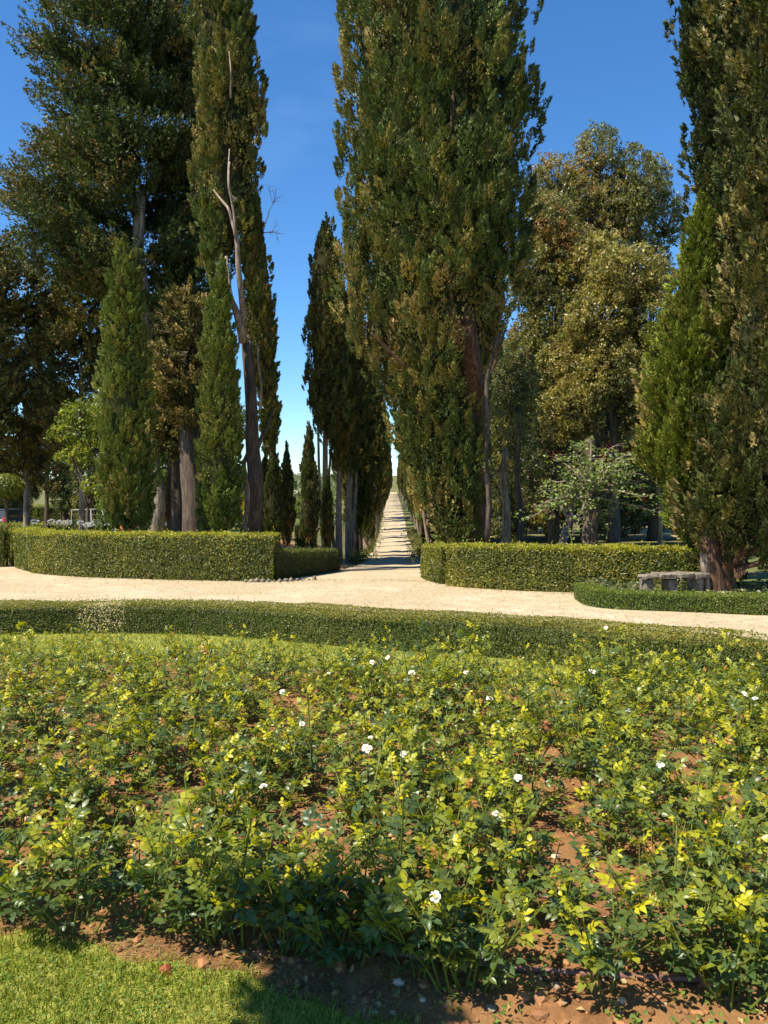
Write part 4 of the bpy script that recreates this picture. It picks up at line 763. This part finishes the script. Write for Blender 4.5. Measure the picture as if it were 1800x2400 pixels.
# small tree with red pods
rng = np.random.default_rng(33); Yp = 21.4; root, b = tree_root('judas_tree', 1380, Yp, 'small spreading pale green tree with dark red pods behind the right hedge')
limb(root, b, [b - [0, 0, .2], at(1382, 1240, Yp), at(1386, 1190, Yp), at(1384, 1150, Yp)], .26, .12, M_BARKD, 12, .14, 'trunk', 12)
tips = [(1340, 1035), (1300, 1070), (1385, 1030), (1430, 1050), (1480, 1060), (1500, 1075), (1490, 1110), (1500, 1130), (1510, 1165), (1270, 1150), (1250, 1190), (1300, 1130), (1330, 1180), (1380, 1090), (1440, 1110), (1470, 1095), (1420, 1240), (1350, 1240), (1240, 1215), (1410, 1075), (1290, 1200), (1350, 1100), (1400, 1220), (1540, 1200)]
crown = MB(); pods = MB(); brm = MB(); lc = []
for (tx, ty) in tips:
    t = at(tx, ty, Yp + rng.uniform(-1.1, .8)); s = at(1384, 1170 - rng.uniform(0, 30), Yp); m = (s + t) / 2 + [0, rng.uniform(-.2, .2), rng.uniform(0, .3)]; q = smoothpath([s, m, t], 12)
    brm.add(*tube(loc(q, b), np.linspace(.04, .008, 12), 5, cap=False))
    for i in range(3, 12):
        for _ in range(3):
            d = rng.normal(0, 1, 3) * [.22, .22, .1]; e = q[i] + d
            if rng.uniform() < .5: brm.add(*tube(loc([q[i], (q[i] + e) / 2 + [0, 0, .04], e], b), [.008, .006, .003], 4, cap=False))
            lc.append(np.repeat([e], 4, 0) + rng.normal(0, 1, (4, 3)) * [.09, .09, .035])
    if rng.uniform() < .55:
        k = 16; c = t + rng.normal(0, .1, (k, 3)); pods.add(*kites(c - b, np.array([0, 0, -1.]) + rng.normal(0, .3, (k, 3)), rng.normal(size=(k, 3)), .10, .022, np.array([[.22, .02, .02]]) * rng.uniform(.6, 1.2, (k, 1))))
lc = np.concatenate(lc); n = len(lc); crown.add(*kites(lc - b, rng.normal(size=(n, 3)) * [1, 1, .4] + [0, 0, -.2], np.array([0, -.3, 1.]) + rng.normal(0, .45, (n, 3)), .088, .085, np.array([[.19, .235, .07]]) * rng.uniform(.7, 1.3, (n, 1))))
crown.obj('crown', [M_LEAF], root); brm.obj('branches', [M_BARK], root)['kind'] = 'stuff'; pods.obj('seed_pods', [M_LEAF], root)['kind'] = 'stuff'

# yellow-green tree and round clipped tree, left
broadleaf('deciduous_tree', 205, 33, [(185, 970, 33, 60, 35), (150, 1015, 33, 45, 25), (215, 1040, 33, 60, 50), (225, 1130, 33, 35, 40), (170, 1075, 34, 45, 25), (255, 960, 34, 60, 60), (240, 1060, 34.5, 60, 70)], 'bright yellow-green leafy tree left of the bright cypresses', [np.array([.12, .15, .02]), np.array([.22, .235, .028]), np.array([.28, .28, .035])], [2, 2, 1], 66, .55, .11, 18, .09, cl=.42)
broadleaf('deciduous_tree', 400, 46, [(390, 1010, 46, 60, 70), (380, 1120, 46, 50, 50), (540, 1000, 46, 50, 60)], 'green leafy tree glimpsed between the bright cypresses', [np.array([.10, .14, .02]), np.array([.15, .18, .025])], [1, 1], 67, .6, .13, 20, .14, cl=.5)
root, b = tree_root('round_clipped_tree', 16, 31, 'small round clipped tree at the left photo edge')
c0 = at(14, 1140, 31) - b; rng = np.random.default_rng(8); n = 2600; u = nrm(rng.normal(size=(n, 3))); mb = MB(); mb.add(*kites(c0 + u * [.72, .7, .52] * rng.uniform(.8, 1.03, (n, 1)), np.cross(u, rng.normal(size=(n, 3))), u + rng.normal(0, .4, (n, 3)), .1, .07, np.array([[.17, .18, .03]]) * rng.uniform(.5, 1.4, (n, 1))))
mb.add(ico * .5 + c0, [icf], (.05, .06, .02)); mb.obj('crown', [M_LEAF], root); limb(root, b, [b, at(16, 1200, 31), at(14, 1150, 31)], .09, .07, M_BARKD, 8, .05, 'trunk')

# ------------------------------------------------------------------ olive hillside far left, crest shrubs
rng = np.random.default_rng(17); n = 900; y = 70 + 600 * rng.uniform(0, 1, n) ** 1.3; x = (rng.uniform(330, 1100, n) - 900) / F * y; k = np.abs(x - .0122 * y) > 6 + .012 * y; x, y = x[k], y[k]; n = len(x)
P = np.stack([x, y, ground(x, y) + 1.6], 1); q = 7; c = (P[:, None, :] + rng.normal(0, 1, (n, q, 3)) * [1.1, 1.1, .8]).reshape(-1, 3); mb = MB()
mb.add(*plume_cloud(c, rng.normal(size=(n * q, 3)) + [0, 0, .5], np.full(n * q, 1.5), np.full(n * q, 1.4), 14, .5, .32, palette(c, rng, [np.array([.14, .165, .075]), np.array([.19, .20, .11]), np.array([.12, .15, .05])], [2, 2, 1]), rng, None, 1, 0, .15))
tag(mb.obj('olive_grove', [M_LEAF]), 'grey-green olive grove covering the distant hillside in the left sky gap', 'olive grove', kind='stuff')
mb = MB(); c = at(622, 1187, 60)[None] + rng.normal(0, 1, (70, 3)) * [.7, .7, .35]; c2 = at(575, 1178, 60)[None] + rng.normal(0, 1, (70, 3)) * [.9, .7, .5]; c = np.vstack([c, c2]) - base(580, 60)
mb.add(*plume_cloud(c, rng.normal(size=(140, 3)) + [0, 0, 1], np.full(140, .5), np.full(140, .4), 20, .12, .09, np.tile([[.62, .45, .02]], (140, 1)), rng)); 
mb.add(*plume_cloud(c * [1, 1, .8] - [0, 0, .8], rng.normal(size=(140, 3)) + [0, 0, 1], np.full(140, .7), np.full(140, .6), 20, .15, .05, np.tile([[.12, .15, .03]], (140, 1)), rng))
tag(mb.obj('broom_shrub', [M_LEAF], loc=base(580, 60)), 'yellow flowering broom shrub seen beside the split trunk', 'shrub')
# far farm strip on the ridge
mb = MB(); 
for k in range(5): mb.add(*box((k * 11 - 26, (k % 2) * 3, 1.2), (9, 5, 2.6 + .6 * (k % 2)), 0, .1), (.66, .60, .52)); mb.add(*box((k * 11 - 26, (k % 2) * 3, 2.8 + .3 * (k % 2)), (9.6, 5.6, .3), 0), (.45, .28, .18))
tag(mb.obj('farm_buildings', [M_TINT], loc=base(690, 690)), 'pale low farm buildings on the far ridge in the sky gap', 'building')

# ------------------------------------------------------------------ parking area: hedges, cars, goal, flowers
for (pts, H, T, lf, n, lab, sd) in (([base(-80, 70), base(80, 70), base(200, 71)], 1.9, 1.2, .14, 5000, 'far hedge behind the parked cars on the left', 201), ([base(-60, 44), base(90, 44), base(240, 44)], 1.0, 1.2, .09, 6000, 'middle low hedge between the flowers and the parked cars', 202),
                                      ([base(340, 36), base(390, 36), base(436, 36)], 1.05, .8, .07, 3500, 'short hedge piece in front of the white car between the trunks', 203), ([base(560, 42), base(590, 42), base(626, 42)], .95, 1.6, .09, 3000, 'clipped block of hedge seen just right of the split trunk', 204), ([base(690, 40), base(715, 40), base(738, 40)], 1.35, 1.4, .08, 3500, 'bright topped square hedge behind the young cypresses on the bank', 205)):
    hedge('laurel_hedge', np.array(pts), H, T, lf, n, lab, LAU, LW, sd, topcol=(.26, .25, .035), stems=False)
M_PAINT = tint_mat('car_paint', .3, .5); M_GLASS = tint_mat('car_glass', .12, .6); M_TYRE = tint_mat('rubber', .8)
def car(px, Y, rz, col, label, suv=0.0, ry=0):
    b = base(px, Y); r = empty('parked_car', b, label, 'car', 'cars parked beyond the left hedge'); r.rotation_euler = (0, 0, rz)
    # lower body and cabin as lofted sections along the length
    def loft(secs, col, mats, name, parent, W):
        mb = MB(); V = []; 
        for (x, z0, z1, wd) in secs: h = wd / 2; V += [(x, -h * .96, z0), (x, -h, z0 + (z1 - z0) * .45), (x, -h * .9, z1), (x, h * .9, z1), (x, h, z0 + (z1 - z0) * .45), (x, h * .96, z0)]
        m = len(secs); i = np.arange(m - 1)[:, None] * 6; j = np.arange(6)[None]; j2 = (j + 1) % 6
        mb.add(np.array(V), [np.stack([i + j, i + 6 + j, i + 6 + j2, i + j2], -1).reshape(-1, 4), np.array([np.arange(6), (m - 1) * 6 + np.arange(6)[::-1]])], col); return mb.obj(name, mats, parent, smooth=False)
    h = 1 + suv
    loft([(-2.1, .42, .80 * h, 1.5), (-2.0, .3, .93 * h, 1.68), (-1.3, .25, .95 * h, 1.76), (.8, .25, .92 * h, 1.76), (1.7, .28, .78 * h, 1.7), (2.05, .38, .62 * h, 1.5)], col, [M_PAINT], 'body', r, 1.7)
    loft([(-1.95, .9 * h, 1.0 * h, 1.45), (-1.6, .9 * h, 1.42 * h, 1.30), (-.3, .9 * h, 1.49 * h, 1.28), (.4, .9 * h, 1.4 * h, 1.3), (1.15, .88 * h, .93 * h, 1.5)], (.03, .035, .04), [M_GLASS], 'windows', r, 1.5)
    mb = MB(); mb.add(*box((-.65, 0, 1.47 * h), (1.9, 1.18, .05), 0, .02), col); mb.obj('roof', [M_PAINT], r)
    for sx in (-1.3, 1.3):
        for sy in (-.78, .78):
            th = np.linspace(0, 2 * math.pi, 18, endpoint=False); mb = MB(); mb.add(*tube([[sx, sy - .1, .33], [sx, sy + .1, .33]], .33, 18), (.02, .02, .02)); w_ = mb.obj('wheel', [M_TYRE], r); mb = MB(); mb.add(*tube([[sx, sy - .11, .33], [sx, sy + .11, .33]], .19, 12), (.4, .4, .42)); mb.obj('rim', [M_PAINT], w_)
    for sy in (-.72, .72):
        mb = MB(); mb.add(*box((-2.03, sy, .88 * h), (.12, .2, .30), 0, .02), (.55, .02, .015)); mb.obj('tail_light', [M_PAINT], r)
        mb = MB(); mb.add(*box((1.93, sy * .95, .66 * h), (.16, .3, .14), 0, .02), (.7, .7, .68)); mb.obj('headlight', [M_GLASS], r)
    mb = MB(); mb.add(*box((-2.1, 0, .42), (.14, 1.5, .16), 0, .03), (.08, .08, .08)); mb.obj('bumper', [M_TYRE], r)
    mb = MB(); mb.add(*box((-2.125, 0, .66), (.02, .5, .11)), (.75, .75, .72)); mb.obj('number_plate', [M_TINT], r)
    return r
car(30, 57, math.radians(80), (.04, .045, .055), 'dark grey off-roader parked at the left edge behind the round clipped tree', .2)
car(-6, 60, math.radians(95), (.55, .28, .14), 'orange-brown car mostly hidden at the very left photo edge')
car(178, 84, math.radians(96), (.45, .47, .50), 'silver car with red tail lights behind the goal frame', .08)
car(238, 86, math.radians(100), (.62, .64, .66), 'pale grey car second from the goal frame')
car(268, 50, math.radians(165), (.80, .80, .78), 'white car half hidden behind the left bright cypress')
car(404, 66, math.radians(150), (.80, .81, .82), 'white car with dark windows between the grey trunk and the thin dark trunk', .1)
car(450, 66, math.radians(95), (.66, .68, .70), 'silver car just showing behind the thick grooved trunk')
# goal frame with a net
Yg = 52; A = at(166, 1230, Yg); B = at(168, 1195, Yg); Cc = at(238, 1193, Yg); D = at(256, 1230, Yg - 1); r = empty('goal_frame', (A[0], A[1], float(ground(A[0], A[1]))), 'thin white goal frame with sagging net behind the flowers', 'goal'); ro = np.array(r.location)
A2 = A.copy(); A2[2] = ro[2]; D2 = D.copy(); D2[2] = float(ground(D[0], D[1])); m_ = tint_mat('white_metal', .4)
for p, q in ((A2, B), (B, Cc), (Cc, D2), (at(213, 1196, Yg), at(214, 1225, Yg - 1))): mb = MB(); mb.add(*tube([p - ro, q - ro], .022, 8), (.5, .5, .48)); mb.obj('bar', [m_], r)
mb = MB()
for k in range(11): t = k / 10; p = B * (1 - t) + Cc * t; q = A2 * (1 - t) + D2 * t + [0, 1.0, 0]; mb.add(*tube([p - ro, (p + q) / 2 - ro + [0, .2, -.1], q - ro], .006, 3, cap=False), (.6, .6, .6))
for k in range(6): t = k / 5; mb.add(*tube([A2 * (1 - t) + B * t - ro + [0, 1 - t, 0], D2 * (1 - t) + Cc * t - ro + [0, 1 - t, 0]], .006, 3, cap=False), (.6, .6, .6))
mb.obj('net', [m_], r)['kind'] = 'stuff'
mb = MB(); mb.add(*tube([[0, 0, 0], [0, 0, .9], [0, 0, 1.0]], [.26, .34, .36], 14), (.50, .17, .07)); o = mb.obj('terracotta_pot', [tint_mat('terracotta', .8)], loc=base(291, 33) + [0, 0, .35]); tag(o, 'large terracotta pot under the left bright cypress', 'pot')
# pale lilac flower heads over the hedge
rng = np.random.default_rng(19)
for k, (px, py) in enumerate([(80, 1222), (120, 1222), (140, 1224), (152, 1225), (161, 1224), (188, 1225), (203, 1230), (213, 1229), (219, 1226), (231, 1231)]):
    Yh = 31; c = at(px, py, Yh); b = base(px, Yh); r = empty('agapanthus', b, 'pale lilac round flower head above the tall left hedge', 'flower', 'lilac flower heads behind the tall left hedge')
    mb = MB(); mb.add(*tube([[0, 0, 0], [.02, 0, (c - b)[2] * .6], c - b], .012, 5), (.08, .14, .03)); mb.obj('stalk', [M_LEAF], r)
    n = 90; u = nrm(rng.normal(size=(n, 3))); mb = MB(); mb.add(*kites(c - b + u * [.13, .13, .09], u, rng.normal(size=(n, 3)), .06, .035, np.array([[.62, .58, .78]]) * rng.uniform(.7, 1.1, (n, 1)))); mb.obj('flower_head', [M_LEAF], r)
    n = 26; a = rng.uniform(0, 6.28, n); mb = MB(); mb.add(*kites(np.stack([np.cos(a) * .2, np.sin(a) * .2, rng.uniform(.2, .6, n)], 1), np.stack([np.cos(a), np.sin(a), a * 0 + 1], 1), rng.normal(size=(n, 3)), .6, .04, np.array([[.08, .14, .03]]) * rng.uniform(.7, 1.2, (n, 1)))); mb.obj('leaves', [M_LEAF], r)

# ------------------------------------------------------------------ stone bench and ivy at the right
Yb = 15.6; c = base(1575, Yb); r = empty('stone_bench', c, 'old broken stone bench overgrown with ivy below the right-hand conifers', 'bench'); rng = np.random.default_rng(23)
pts = [at(1512, 1352, Yb + .1), at(1535, 1349, Yb - .15), at(1575, 1347, Yb - .1), at(1610, 1347, Yb + .1), at(1645, 1349, Yb + .35)]
path = smoothpath(pts, 9)
for k in range(4):
    p, q = path[2 * k], path[2 * k + 2]; m = (p + q) / 2 - c; d = q - p; a = math.atan2(d[1], d[0]); mb = MB(); V, Fs = box(m, (np.linalg.norm(d) * .97, .42, .085), a, .015); V = V + rng.normal(0, .006, V.shape); mb.add(V, Fs, (.3, .27, .23)); mb.obj('slab', [M_STONE], r)
for k, px in enumerate((1515, 1568, 1630)):
    p = at(px, 1375, Yb + (.05, -.05, .3)[k]); z0 = float(ground(p[0], p[1])); top = at(px, 1352, Yb)[2] - .04; mb = MB(); V, Fs = box((p[0] - c[0], p[1] - c[1], (z0 + top) / 2 - c[2]), (.17, .36, top - z0), .1 * k, .02); V = V + rng.normal(0, .007, V.shape); mb.add(V, Fs, (.3, .26, .2)); mb.obj('support', [M_STONE], r)
n = 9000; x = rng.uniform(4.3, 10.5, n); y = rng.uniform(14.2, 17.6, n); hh = .28 + .15 * snoise(np.stack([x, y, x * 0], 1), 1.3, 2); z = ground(x, y) + hh * np.clip((y - 14.2) / .6, .2, 1) * rng.uniform(.5, 1, n); P = np.stack([x, y, z], 1)
p0 = np.array([hit(1500, 1408)[0], 14.8]); k = ~((np.abs(x - c[0]) < .75) & (y < Yb + .3) & (rng.uniform(0, 1, n) < .75)); P = P[k]; n = len(P); mb = MB(); mb.add(*kites(P, rng.normal(size=(n, 3)) * [1, 1, .4], np.array([0, -.5, 1.]) + rng.normal(0, .5, (n, 3)), .085, .07, palette(P, rng, [np.array([.09, .11, .04]), np.array([.13, .14, .05]), np.array([.2, .2, .06])], [3, 3, 1])))
tag(mb.obj('ivy', [M_LEAF]), 'ivy ground cover around the stone bench and conifer trunks', 'ivy', kind='stuff')

# ------------------------------------------------------------------ roses
def leaflet(L_, W_, droop, fold):
    t = np.array([0, .3, .62, 1.0]); wv = np.array([0, .46, .40, 0]) * W_; z = -droop * t ** 2 * L_
    V = [(0, 0, 0)]
    for i in (1, 2): V += [(t[i] * L_, wv[i], z[i] + fold * wv[i]), (t[i] * L_, 0, z[i]), (t[i] * L_, -wv[i], z[i] + fold * wv[i])]
    V.append((L_, 0, z[3])); return np.array(V), np.array([[0, 2, 1], [0, 3, 2], [7, 4, 5], [7, 5, 6]]), np.array([[1, 2, 5, 4], [2, 3, 6, 5]])
def rose_leaf(rng, tint, s=1.0):
    mb = MB(); n = rng.integers(2, 4); RL = .085 * s; pts = np.array([[0, 0, 0], [RL * .5, 0, .006], [RL, 0, -.004]])
    mb.add(*tube(pts, .0016 * s, 3, cap=False), np.array(tint) * [1.1, 1, .8])
    specs = [(RL, 0, 1.0)] + [(RL * f, sd, sz) for f, sz in ((.78, .9), (.42, .75))[:n] for sd in (1, -1)]
    for (x, sd, sz) in specs:
        l = (.052 * sz) * s * rng.uniform(.85, 1.15); V, T3, Q4 = leaflet(l, l * .68, rng.uniform(.08, .4), rng.uniform(.1, .5))
        a = sd * rng.uniform(.85, 1.25); tl = rng.normal(0, .25); ca, sa = math.cos(a), math.sin(a); ct, st = math.cos(tl), math.sin(tl)
        R = np.array([[ca, -sa, 0], [sa, ca, 0], [0, 0, 1]]) @ np.array([[1, 0, 0], [0, ct, -st], [0, st, ct]]); V = V @ R.T + [x, 0, 0]
        mb.add(V, [T3, Q4], np.clip(np.array(tint) * rng.uniform(.85, 1.15), 0, .9))
    return mb
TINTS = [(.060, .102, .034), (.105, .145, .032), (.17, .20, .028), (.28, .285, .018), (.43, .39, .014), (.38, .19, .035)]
rng = np.random.default_rng(101); LEAVES = []
for ti, t in enumerate(TINTS):
    row = []
    for v in range(4):
        m = rose_leaf(rng, t, (.72, .68, .64, .60, .54, .42)[ti]); row.append((np.concatenate(m.V), m.F, np.concatenate(m.C), m.mesh('leaf', [M_ROSE], True)))
    LEAVES.append(row)
def gen_bush(seed, H=.45, W=.26, nc=6):
    """canes (paths) and leaf placements"""
    g = np.random.default_rng(seed); canes = []; lv = []
    for c in range(nc):
        a = c * 2 * math.pi / nc + g.uniform(-.5, .5); sp = g.uniform(.35, 1.05) * W; h = H * g.choice([g.uniform(.5, .95), g.uniform(.85, 1.4)], p=[.68, .32]); b0 = np.array([math.cos(a), math.sin(a), 0]) * .03
        q = smoothpath([b0 - [0, 0, .03], b0 + [math.cos(a) * sp * .4, math.sin(a) * sp * .4, h * .45], b0 + [math.cos(a) * sp, math.sin(a) * sp, h]] + g.normal(0, .012, (3, 3)), 9)
        canes.append((q, g.uniform(.0035, .006))); shoots = [(q, .28, h)]
        for _ in range(g.integers(1, 4)):
            i = g.integers(3, 7); d = nrm(np.array([math.cos(a + g.normal(0, 1.1)), math.sin(a + g.normal(0, 1.1)), g.uniform(.5, 1.6)])); l = g.uniform(.08, .2) * H / .45; qq = smoothpath([q[i], q[i] + d * l * .5, q[i] + d * l + [0, 0, .02]], 5); canes.append((qq, .0028)); shoots.append((qq, .3, h))
        for (s, t0, hh) in shoots:
            Lc = np.linalg.norm(np.diff(s, axis=0), axis=1).sum(); m = max(3, int(Lc * (1 - t0) / .032)); ph = g.uniform(0, 6.28)
            young_ = g.uniform() < .52
            for k in range(m):
                t = t0 + (1 - t0) * (k + g.uniform(0, .6)) / m; f = t * (len(s) - 1); i = min(int(f), len(s) - 2); p = s[i] + (s[i + 1] - s[i]) * (f - i); ang = ph + k * 2.4 + g.normal(0, .3)
                tip = t > .72; el = g.uniform(-.1, .5) + (.5 if tip else 0)
                if p[2] < .045: continue
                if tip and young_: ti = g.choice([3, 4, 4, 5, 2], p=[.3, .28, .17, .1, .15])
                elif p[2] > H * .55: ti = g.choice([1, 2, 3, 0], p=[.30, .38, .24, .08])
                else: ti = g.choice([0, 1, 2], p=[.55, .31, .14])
                x_ = np.array([math.cos(ang) * math.cos(el), math.sin(ang) * math.cos(el), math.sin(el)]); up = nrm(np.array([0, 0, 1.]) + g.normal(0, .3, 3)); y_ = nrm(np.cross(up, x_)); z_ = np.cross(x_, y_)
                lv.append((int(ti), int(g.integers(0, 4)), np.stack([x_, y_, z_], 1) * g.uniform(.8, 1.2), p))
    return canes, lv
def cane_col(r): return (.14, .19, .03) if r > .004 else (.20, .20, .035)
def joined_bush(seed, H, W, nc):
    canes, lv = gen_bush(seed, H, W, nc); mb = MB()
    for (ti, v, R, p) in lv:
        V, Fs, C, _ = LEAVES[ti][v]; mb.add(V @ R.T + p, Fs, C)
    cb = MB()
    for q, r in canes: cb.add(*tube(q, np.linspace(r, r * .5, len(q)), 4, cap=False), cane_col(r))
    return mb.mesh('foliage', [M_ROSE], False), cb.mesh('canes', [M_ROSE], True)
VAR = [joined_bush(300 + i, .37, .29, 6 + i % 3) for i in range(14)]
rng = np.random.default_rng(55); bushes = []
spots = []; rown = {}
yy = 2.46; row = 0
while yy < 9.0:
    st = np.interp(yy, [2.6, 5, 9], [.37, .395, .41]); xx = -.60 * yy - .5 + (row % 2) * st / 2
    while xx < .60 * yy + .5:
        x_, y_ = xx + rng.normal(0, .085), yy + rng.normal(0, .08)
        if max(bed0(x_) + .13, 2.42) < y_ < bed1(x_) - .02 and x_ > -5.7: spots.append((x_, y_)); rown[(x_, y_)] = row
        xx += st
    yy += st * .88; row += 1
# taller yellow-green roses standing by the hedge at the right
for q in ((1110, 1600), (1180, 1590), (1250, 1600), (1330, 1615), (1400, 1625), (1560, 1650), (1650, 1660), (1740, 1668), (1790, 1690), (1060, 1590), (1480, 1640)):
    p = hit(*q); spots.append((p[0], p[1]))
for q in ((1000, 2310), (1110, 2345), (1420, 2350), (1585, 2310), (1740, 2390), (800, 2270), (40, 2165), (190, 2195), (330, 2175), (470, 2215), (560, 2225), (690, 2250), (890, 2235)):
    p = hit(*q); spots.append((p[0] + rng.normal(0, .02), p[1]))
# a few lone stems in front: keep the photo's bare soil gaps
gaps = [(hit(940, 2350), .06), (hit(330, 2040), .08), (hit(930, 2130), .08), (hit(560, 1800), .16), (hit(1300, 1850), .14), (hit(220, 1800), .14), (hit(1250, 2230), .08), (hit(1640, 2010), .10)]
nobj = 0; frow = {}; nearr = []
for si, (x_, y_) in enumerate(spots):
    if any(math.hypot(x_ - gp[0], y_ - gp[1]) < gr for gp, gr in gaps): continue
    z_ = float(soil_z(np.array([x_]), np.array([y_]))[0]); d = math.hypot(x_, y_); px = 900 + F * x_ / y_
    nearb = y_ < 4.1 and -80 < px < 1880
    lab = 'leafy rose bush with pale yellow tips in the thick of the rose bed'
    if nearb:
        if (x_, y_) in rown: frow.setdefault(rown[(x_, y_)], []).append(px)
    r = empty('rose_bush', (x_, y_, z_), lab, 'rose bush', 'roses nearest the camera' if nearb else 'roses filling the bed'); rz = rng.uniform(0, 6.28)
    s = np.interp(y_, [2.6, 4, 6, 8.5], [1.08, 1.0, .84, .62]) * rng.uniform(.75, 1.2); 
    if rng.uniform() < .12: s *= 1.2
    r.rotation_euler = (0, 0, rz)
    if nearb:
        nearr.append((r, rown.get((x_, y_), -1), px)); canes, lv = gen_bush(1000 + si, .37 * s, .25 * s, int(rng.integers(5, 8))); r.rotation_euler = (0, 0, 0)
        for q, rad in canes[:]:
            cb = MB(); cb.add(*tube(q, np.linspace(rad, rad * .5, len(q)), 5, cap=False), cane_col(rad)); cb.obj('cane', [M_ROSE], r, True)
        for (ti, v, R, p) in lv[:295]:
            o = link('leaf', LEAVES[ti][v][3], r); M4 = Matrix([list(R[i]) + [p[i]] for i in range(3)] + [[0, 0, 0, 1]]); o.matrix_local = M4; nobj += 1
    else:
        r.scale = (s, s, s * rng.uniform(.85, 1.15)); fm, cm = VAR[rng.integers(0, len(VAR))]; link('foliage', fm, r); link('canes', cm, r)
    if not nearb:
        dz_ = 'second third' if y_ < 5.2 else 'middle' if y_ < 6.6 else 'far rows'; sd_ = 'left edge' if px < 360 else 'left of centre' if px < 760 else 'centre' if px < 1080 else 'right of centre' if px < 1450 else 'right edge'
        r['label'] = 'yellow-tipped rose bush in the %s of the bed, %s' % (dz_, sd_)
    bushes.append((r, x_, y_))
ORD = ['first', 'second', 'third', 'fourth', 'fifth', 'sixth', 'seventh', 'eighth', 'ninth', 'tenth', 'eleventh', 'twelfth', 'thirteenth', 'fourteenth', 'fifteenth']
for rw in sorted({q[1] for q in nearr}):
    for i, (r, _, px) in enumerate(sorted([q for q in nearr if q[1] == rw], key=lambda q: q[2])):
        r['label'] = ('rose bush, %s from the left photo edge in the %s row from the camera' % (ORD[min(i, 14)], ORD[rw])) if rw >= 0 else ('rose bush at the very front of the bed, %s of these from the left' % ORD[min(i, 14)])
print('leaf objects', nobj, 'bushes', len(bushes))
# white flowers
def flower_mesh(seed, open_=1.0):
    g = np.random.default_rng(seed); mb = MB()
    for ring, (n, r, el, s) in enumerate(((5, .012, .35, .034), (4, .006, .9, .026))):
        for k in range(n):
            a = k * 2 * math.pi / n + ring * .6 + g.normal(0, .12); t = np.array([0, .4, .8, 1.0]); e = el * open_ + g.normal(0, .15); x = r + t * s * math.cos(e); z = t * s * math.sin(e) - .010 * t ** 2 * (1.2 - ring); wv = np.array([.25, .95, .95, .35]) * s * .55
            V = []
            for i in range(4): 
                for u in (-1, 0, 1): V.append((x[i], u * wv[i], z[i] + .25 * wv[i] * abs(u)))
            V = np.array(V); R = np.array([[math.cos(a), -math.sin(a), 0], [math.sin(a), math.cos(a), 0], [0, 0, 1]]); V = V @ R.T
            Q = [[i * 3 + j, i * 3 + j + 1, i * 3 + 4 + j, i * 3 + 3 + j] for i in range(3) for j in (0, 1)]; mb.add(V, [np.array(Q)], (.80, .77, .68), 0)
    c = MB(); c.add(ico * [.008, .008, .006] + [0, 0, .006], [icf], (.65, .42, .06)); return mb.mesh('petals', [M_PETAL], True), c.mesh('flower_centre', [M_TINT], True)
M_PETAL = foliage_mat('white_petal', .25, .6, .2, 1.0, (1, 1, .95))
FL = [flower_mesh(i, o) for i, o in enumerate((1.0, 1.4, .6))]
flowers = [(872, 1552, .95), (908, 1541, 1.0), (965, 1577, 1.1), (955, 1592, 1.0), (1093, 1577, 1.0), (1147, 1637, .9), (662, 1622, .9), (708, 1697, .8), (860, 1753, 1.1), (617, 1843, .9), (972, 1858, .8), (1388, 1573, 1.3), (1398, 1607, 1.1), (1420, 1472, 1.0), (1472, 1666, .8), (1745, 1626, .9), (1770, 1638, .9), (1214, 1822, .8), (867, 1730, .7), (796, 1747, .6), (1548, 1792, .8), (945, 1767, .7), (1020, 2102, .8), (1718, 1920, .7), (1160, 1905, .6), (770, 1578, .6)]
rng = np.random.default_rng(66)
for k, (px, py, s) in enumerate(flowers):
    d = ray(px, py); ys_ = np.linspace(2, 10, 900); p = CAM + d[None] * (ys_ / d[1])[:, None]; hgt = np.interp(p[:, 1], [2.6, 4, 6, 9], [.40, .40, .37, .33]) + (.12 if py < 1500 else 0)
    i = int(np.argmax(p[:, 2] < ground(p[:, 0], p[:, 1]) + hgt)); c = p[i]
    r, bx, by = min(bushes, key=lambda q: (q[1] - c[0]) ** 2 + (q[2] - c[1]) ** 2)
    mw = Matrix.LocRotScale(r.location, r.rotation_euler, r.scale); inv = mw.inverted()
    if 'from the' not in r['label'] and 'white' not in r['label']: r['label'] = r['label'].replace('yellow-tipped rose bush', 'rose bush with a white bloom')
    fl = link('flower', FL[k % 3][0], r); fl.matrix_parent_inverse = inv; tl = nrm(np.array([rng.normal(-.2, .3), rng.normal(-.55, .25), 1])); fl.location = c; fl.rotation_euler = Vector(tl).to_track_quat('Z', 'Y').to_euler(); s *= .54; fl.scale = (s, s, s); fl['label'] = 'white rose flower'
    link('flower_centre', FL[k % 3][1], fl)
    cb = MB(); q = smoothpath([np.array([bx, by, r.location[2]]), [(bx + c[0]) / 2 + .02, (by + c[1]) / 2, c[2] - .15], c - tl * .005], 8); cb.add(*tube(q, np.linspace(.004, .002, 8), 4, cap=False), (.17, .2, .03)); st = cb.obj('flower_stem', [M_ROSE], r, True); st.matrix_parent_inverse = inv

# unseen tree added left of the camera to cast the shade on the lawn corner
r = empty('added_shade_tree', (-2.2, .70, 0), 'young round-headed tree just outside the photo whose shade falls on the lawn corner', 'tree')
rng = np.random.default_rng(9); c = rng.normal(size=(90, 3)); c = nrm(c) * [.33, .42, .3] * rng.uniform(.3, 1, (90, 1)) + [.45, .45, 3.1]; mb = MB(); mb.add(*plume_cloud(c, rng.normal(size=(90, 3)), np.full(90, .3), np.full(90, .3), 30, .07, .05, palette(c, rng, [GREEN, OLIVE], [1, 1]), rng, None, 1, 0, .2)); mb.obj('crown', [M_LEAF], r)
mb = MB(); mb.add(*tube(smoothpath([[0, 0, -.1], [.05, .05, 1.5], [.4, .4, 3.0]], 10), np.linspace(.05, .02, 10), 8)); mb.obj('trunk', [M_BARK], r, True)
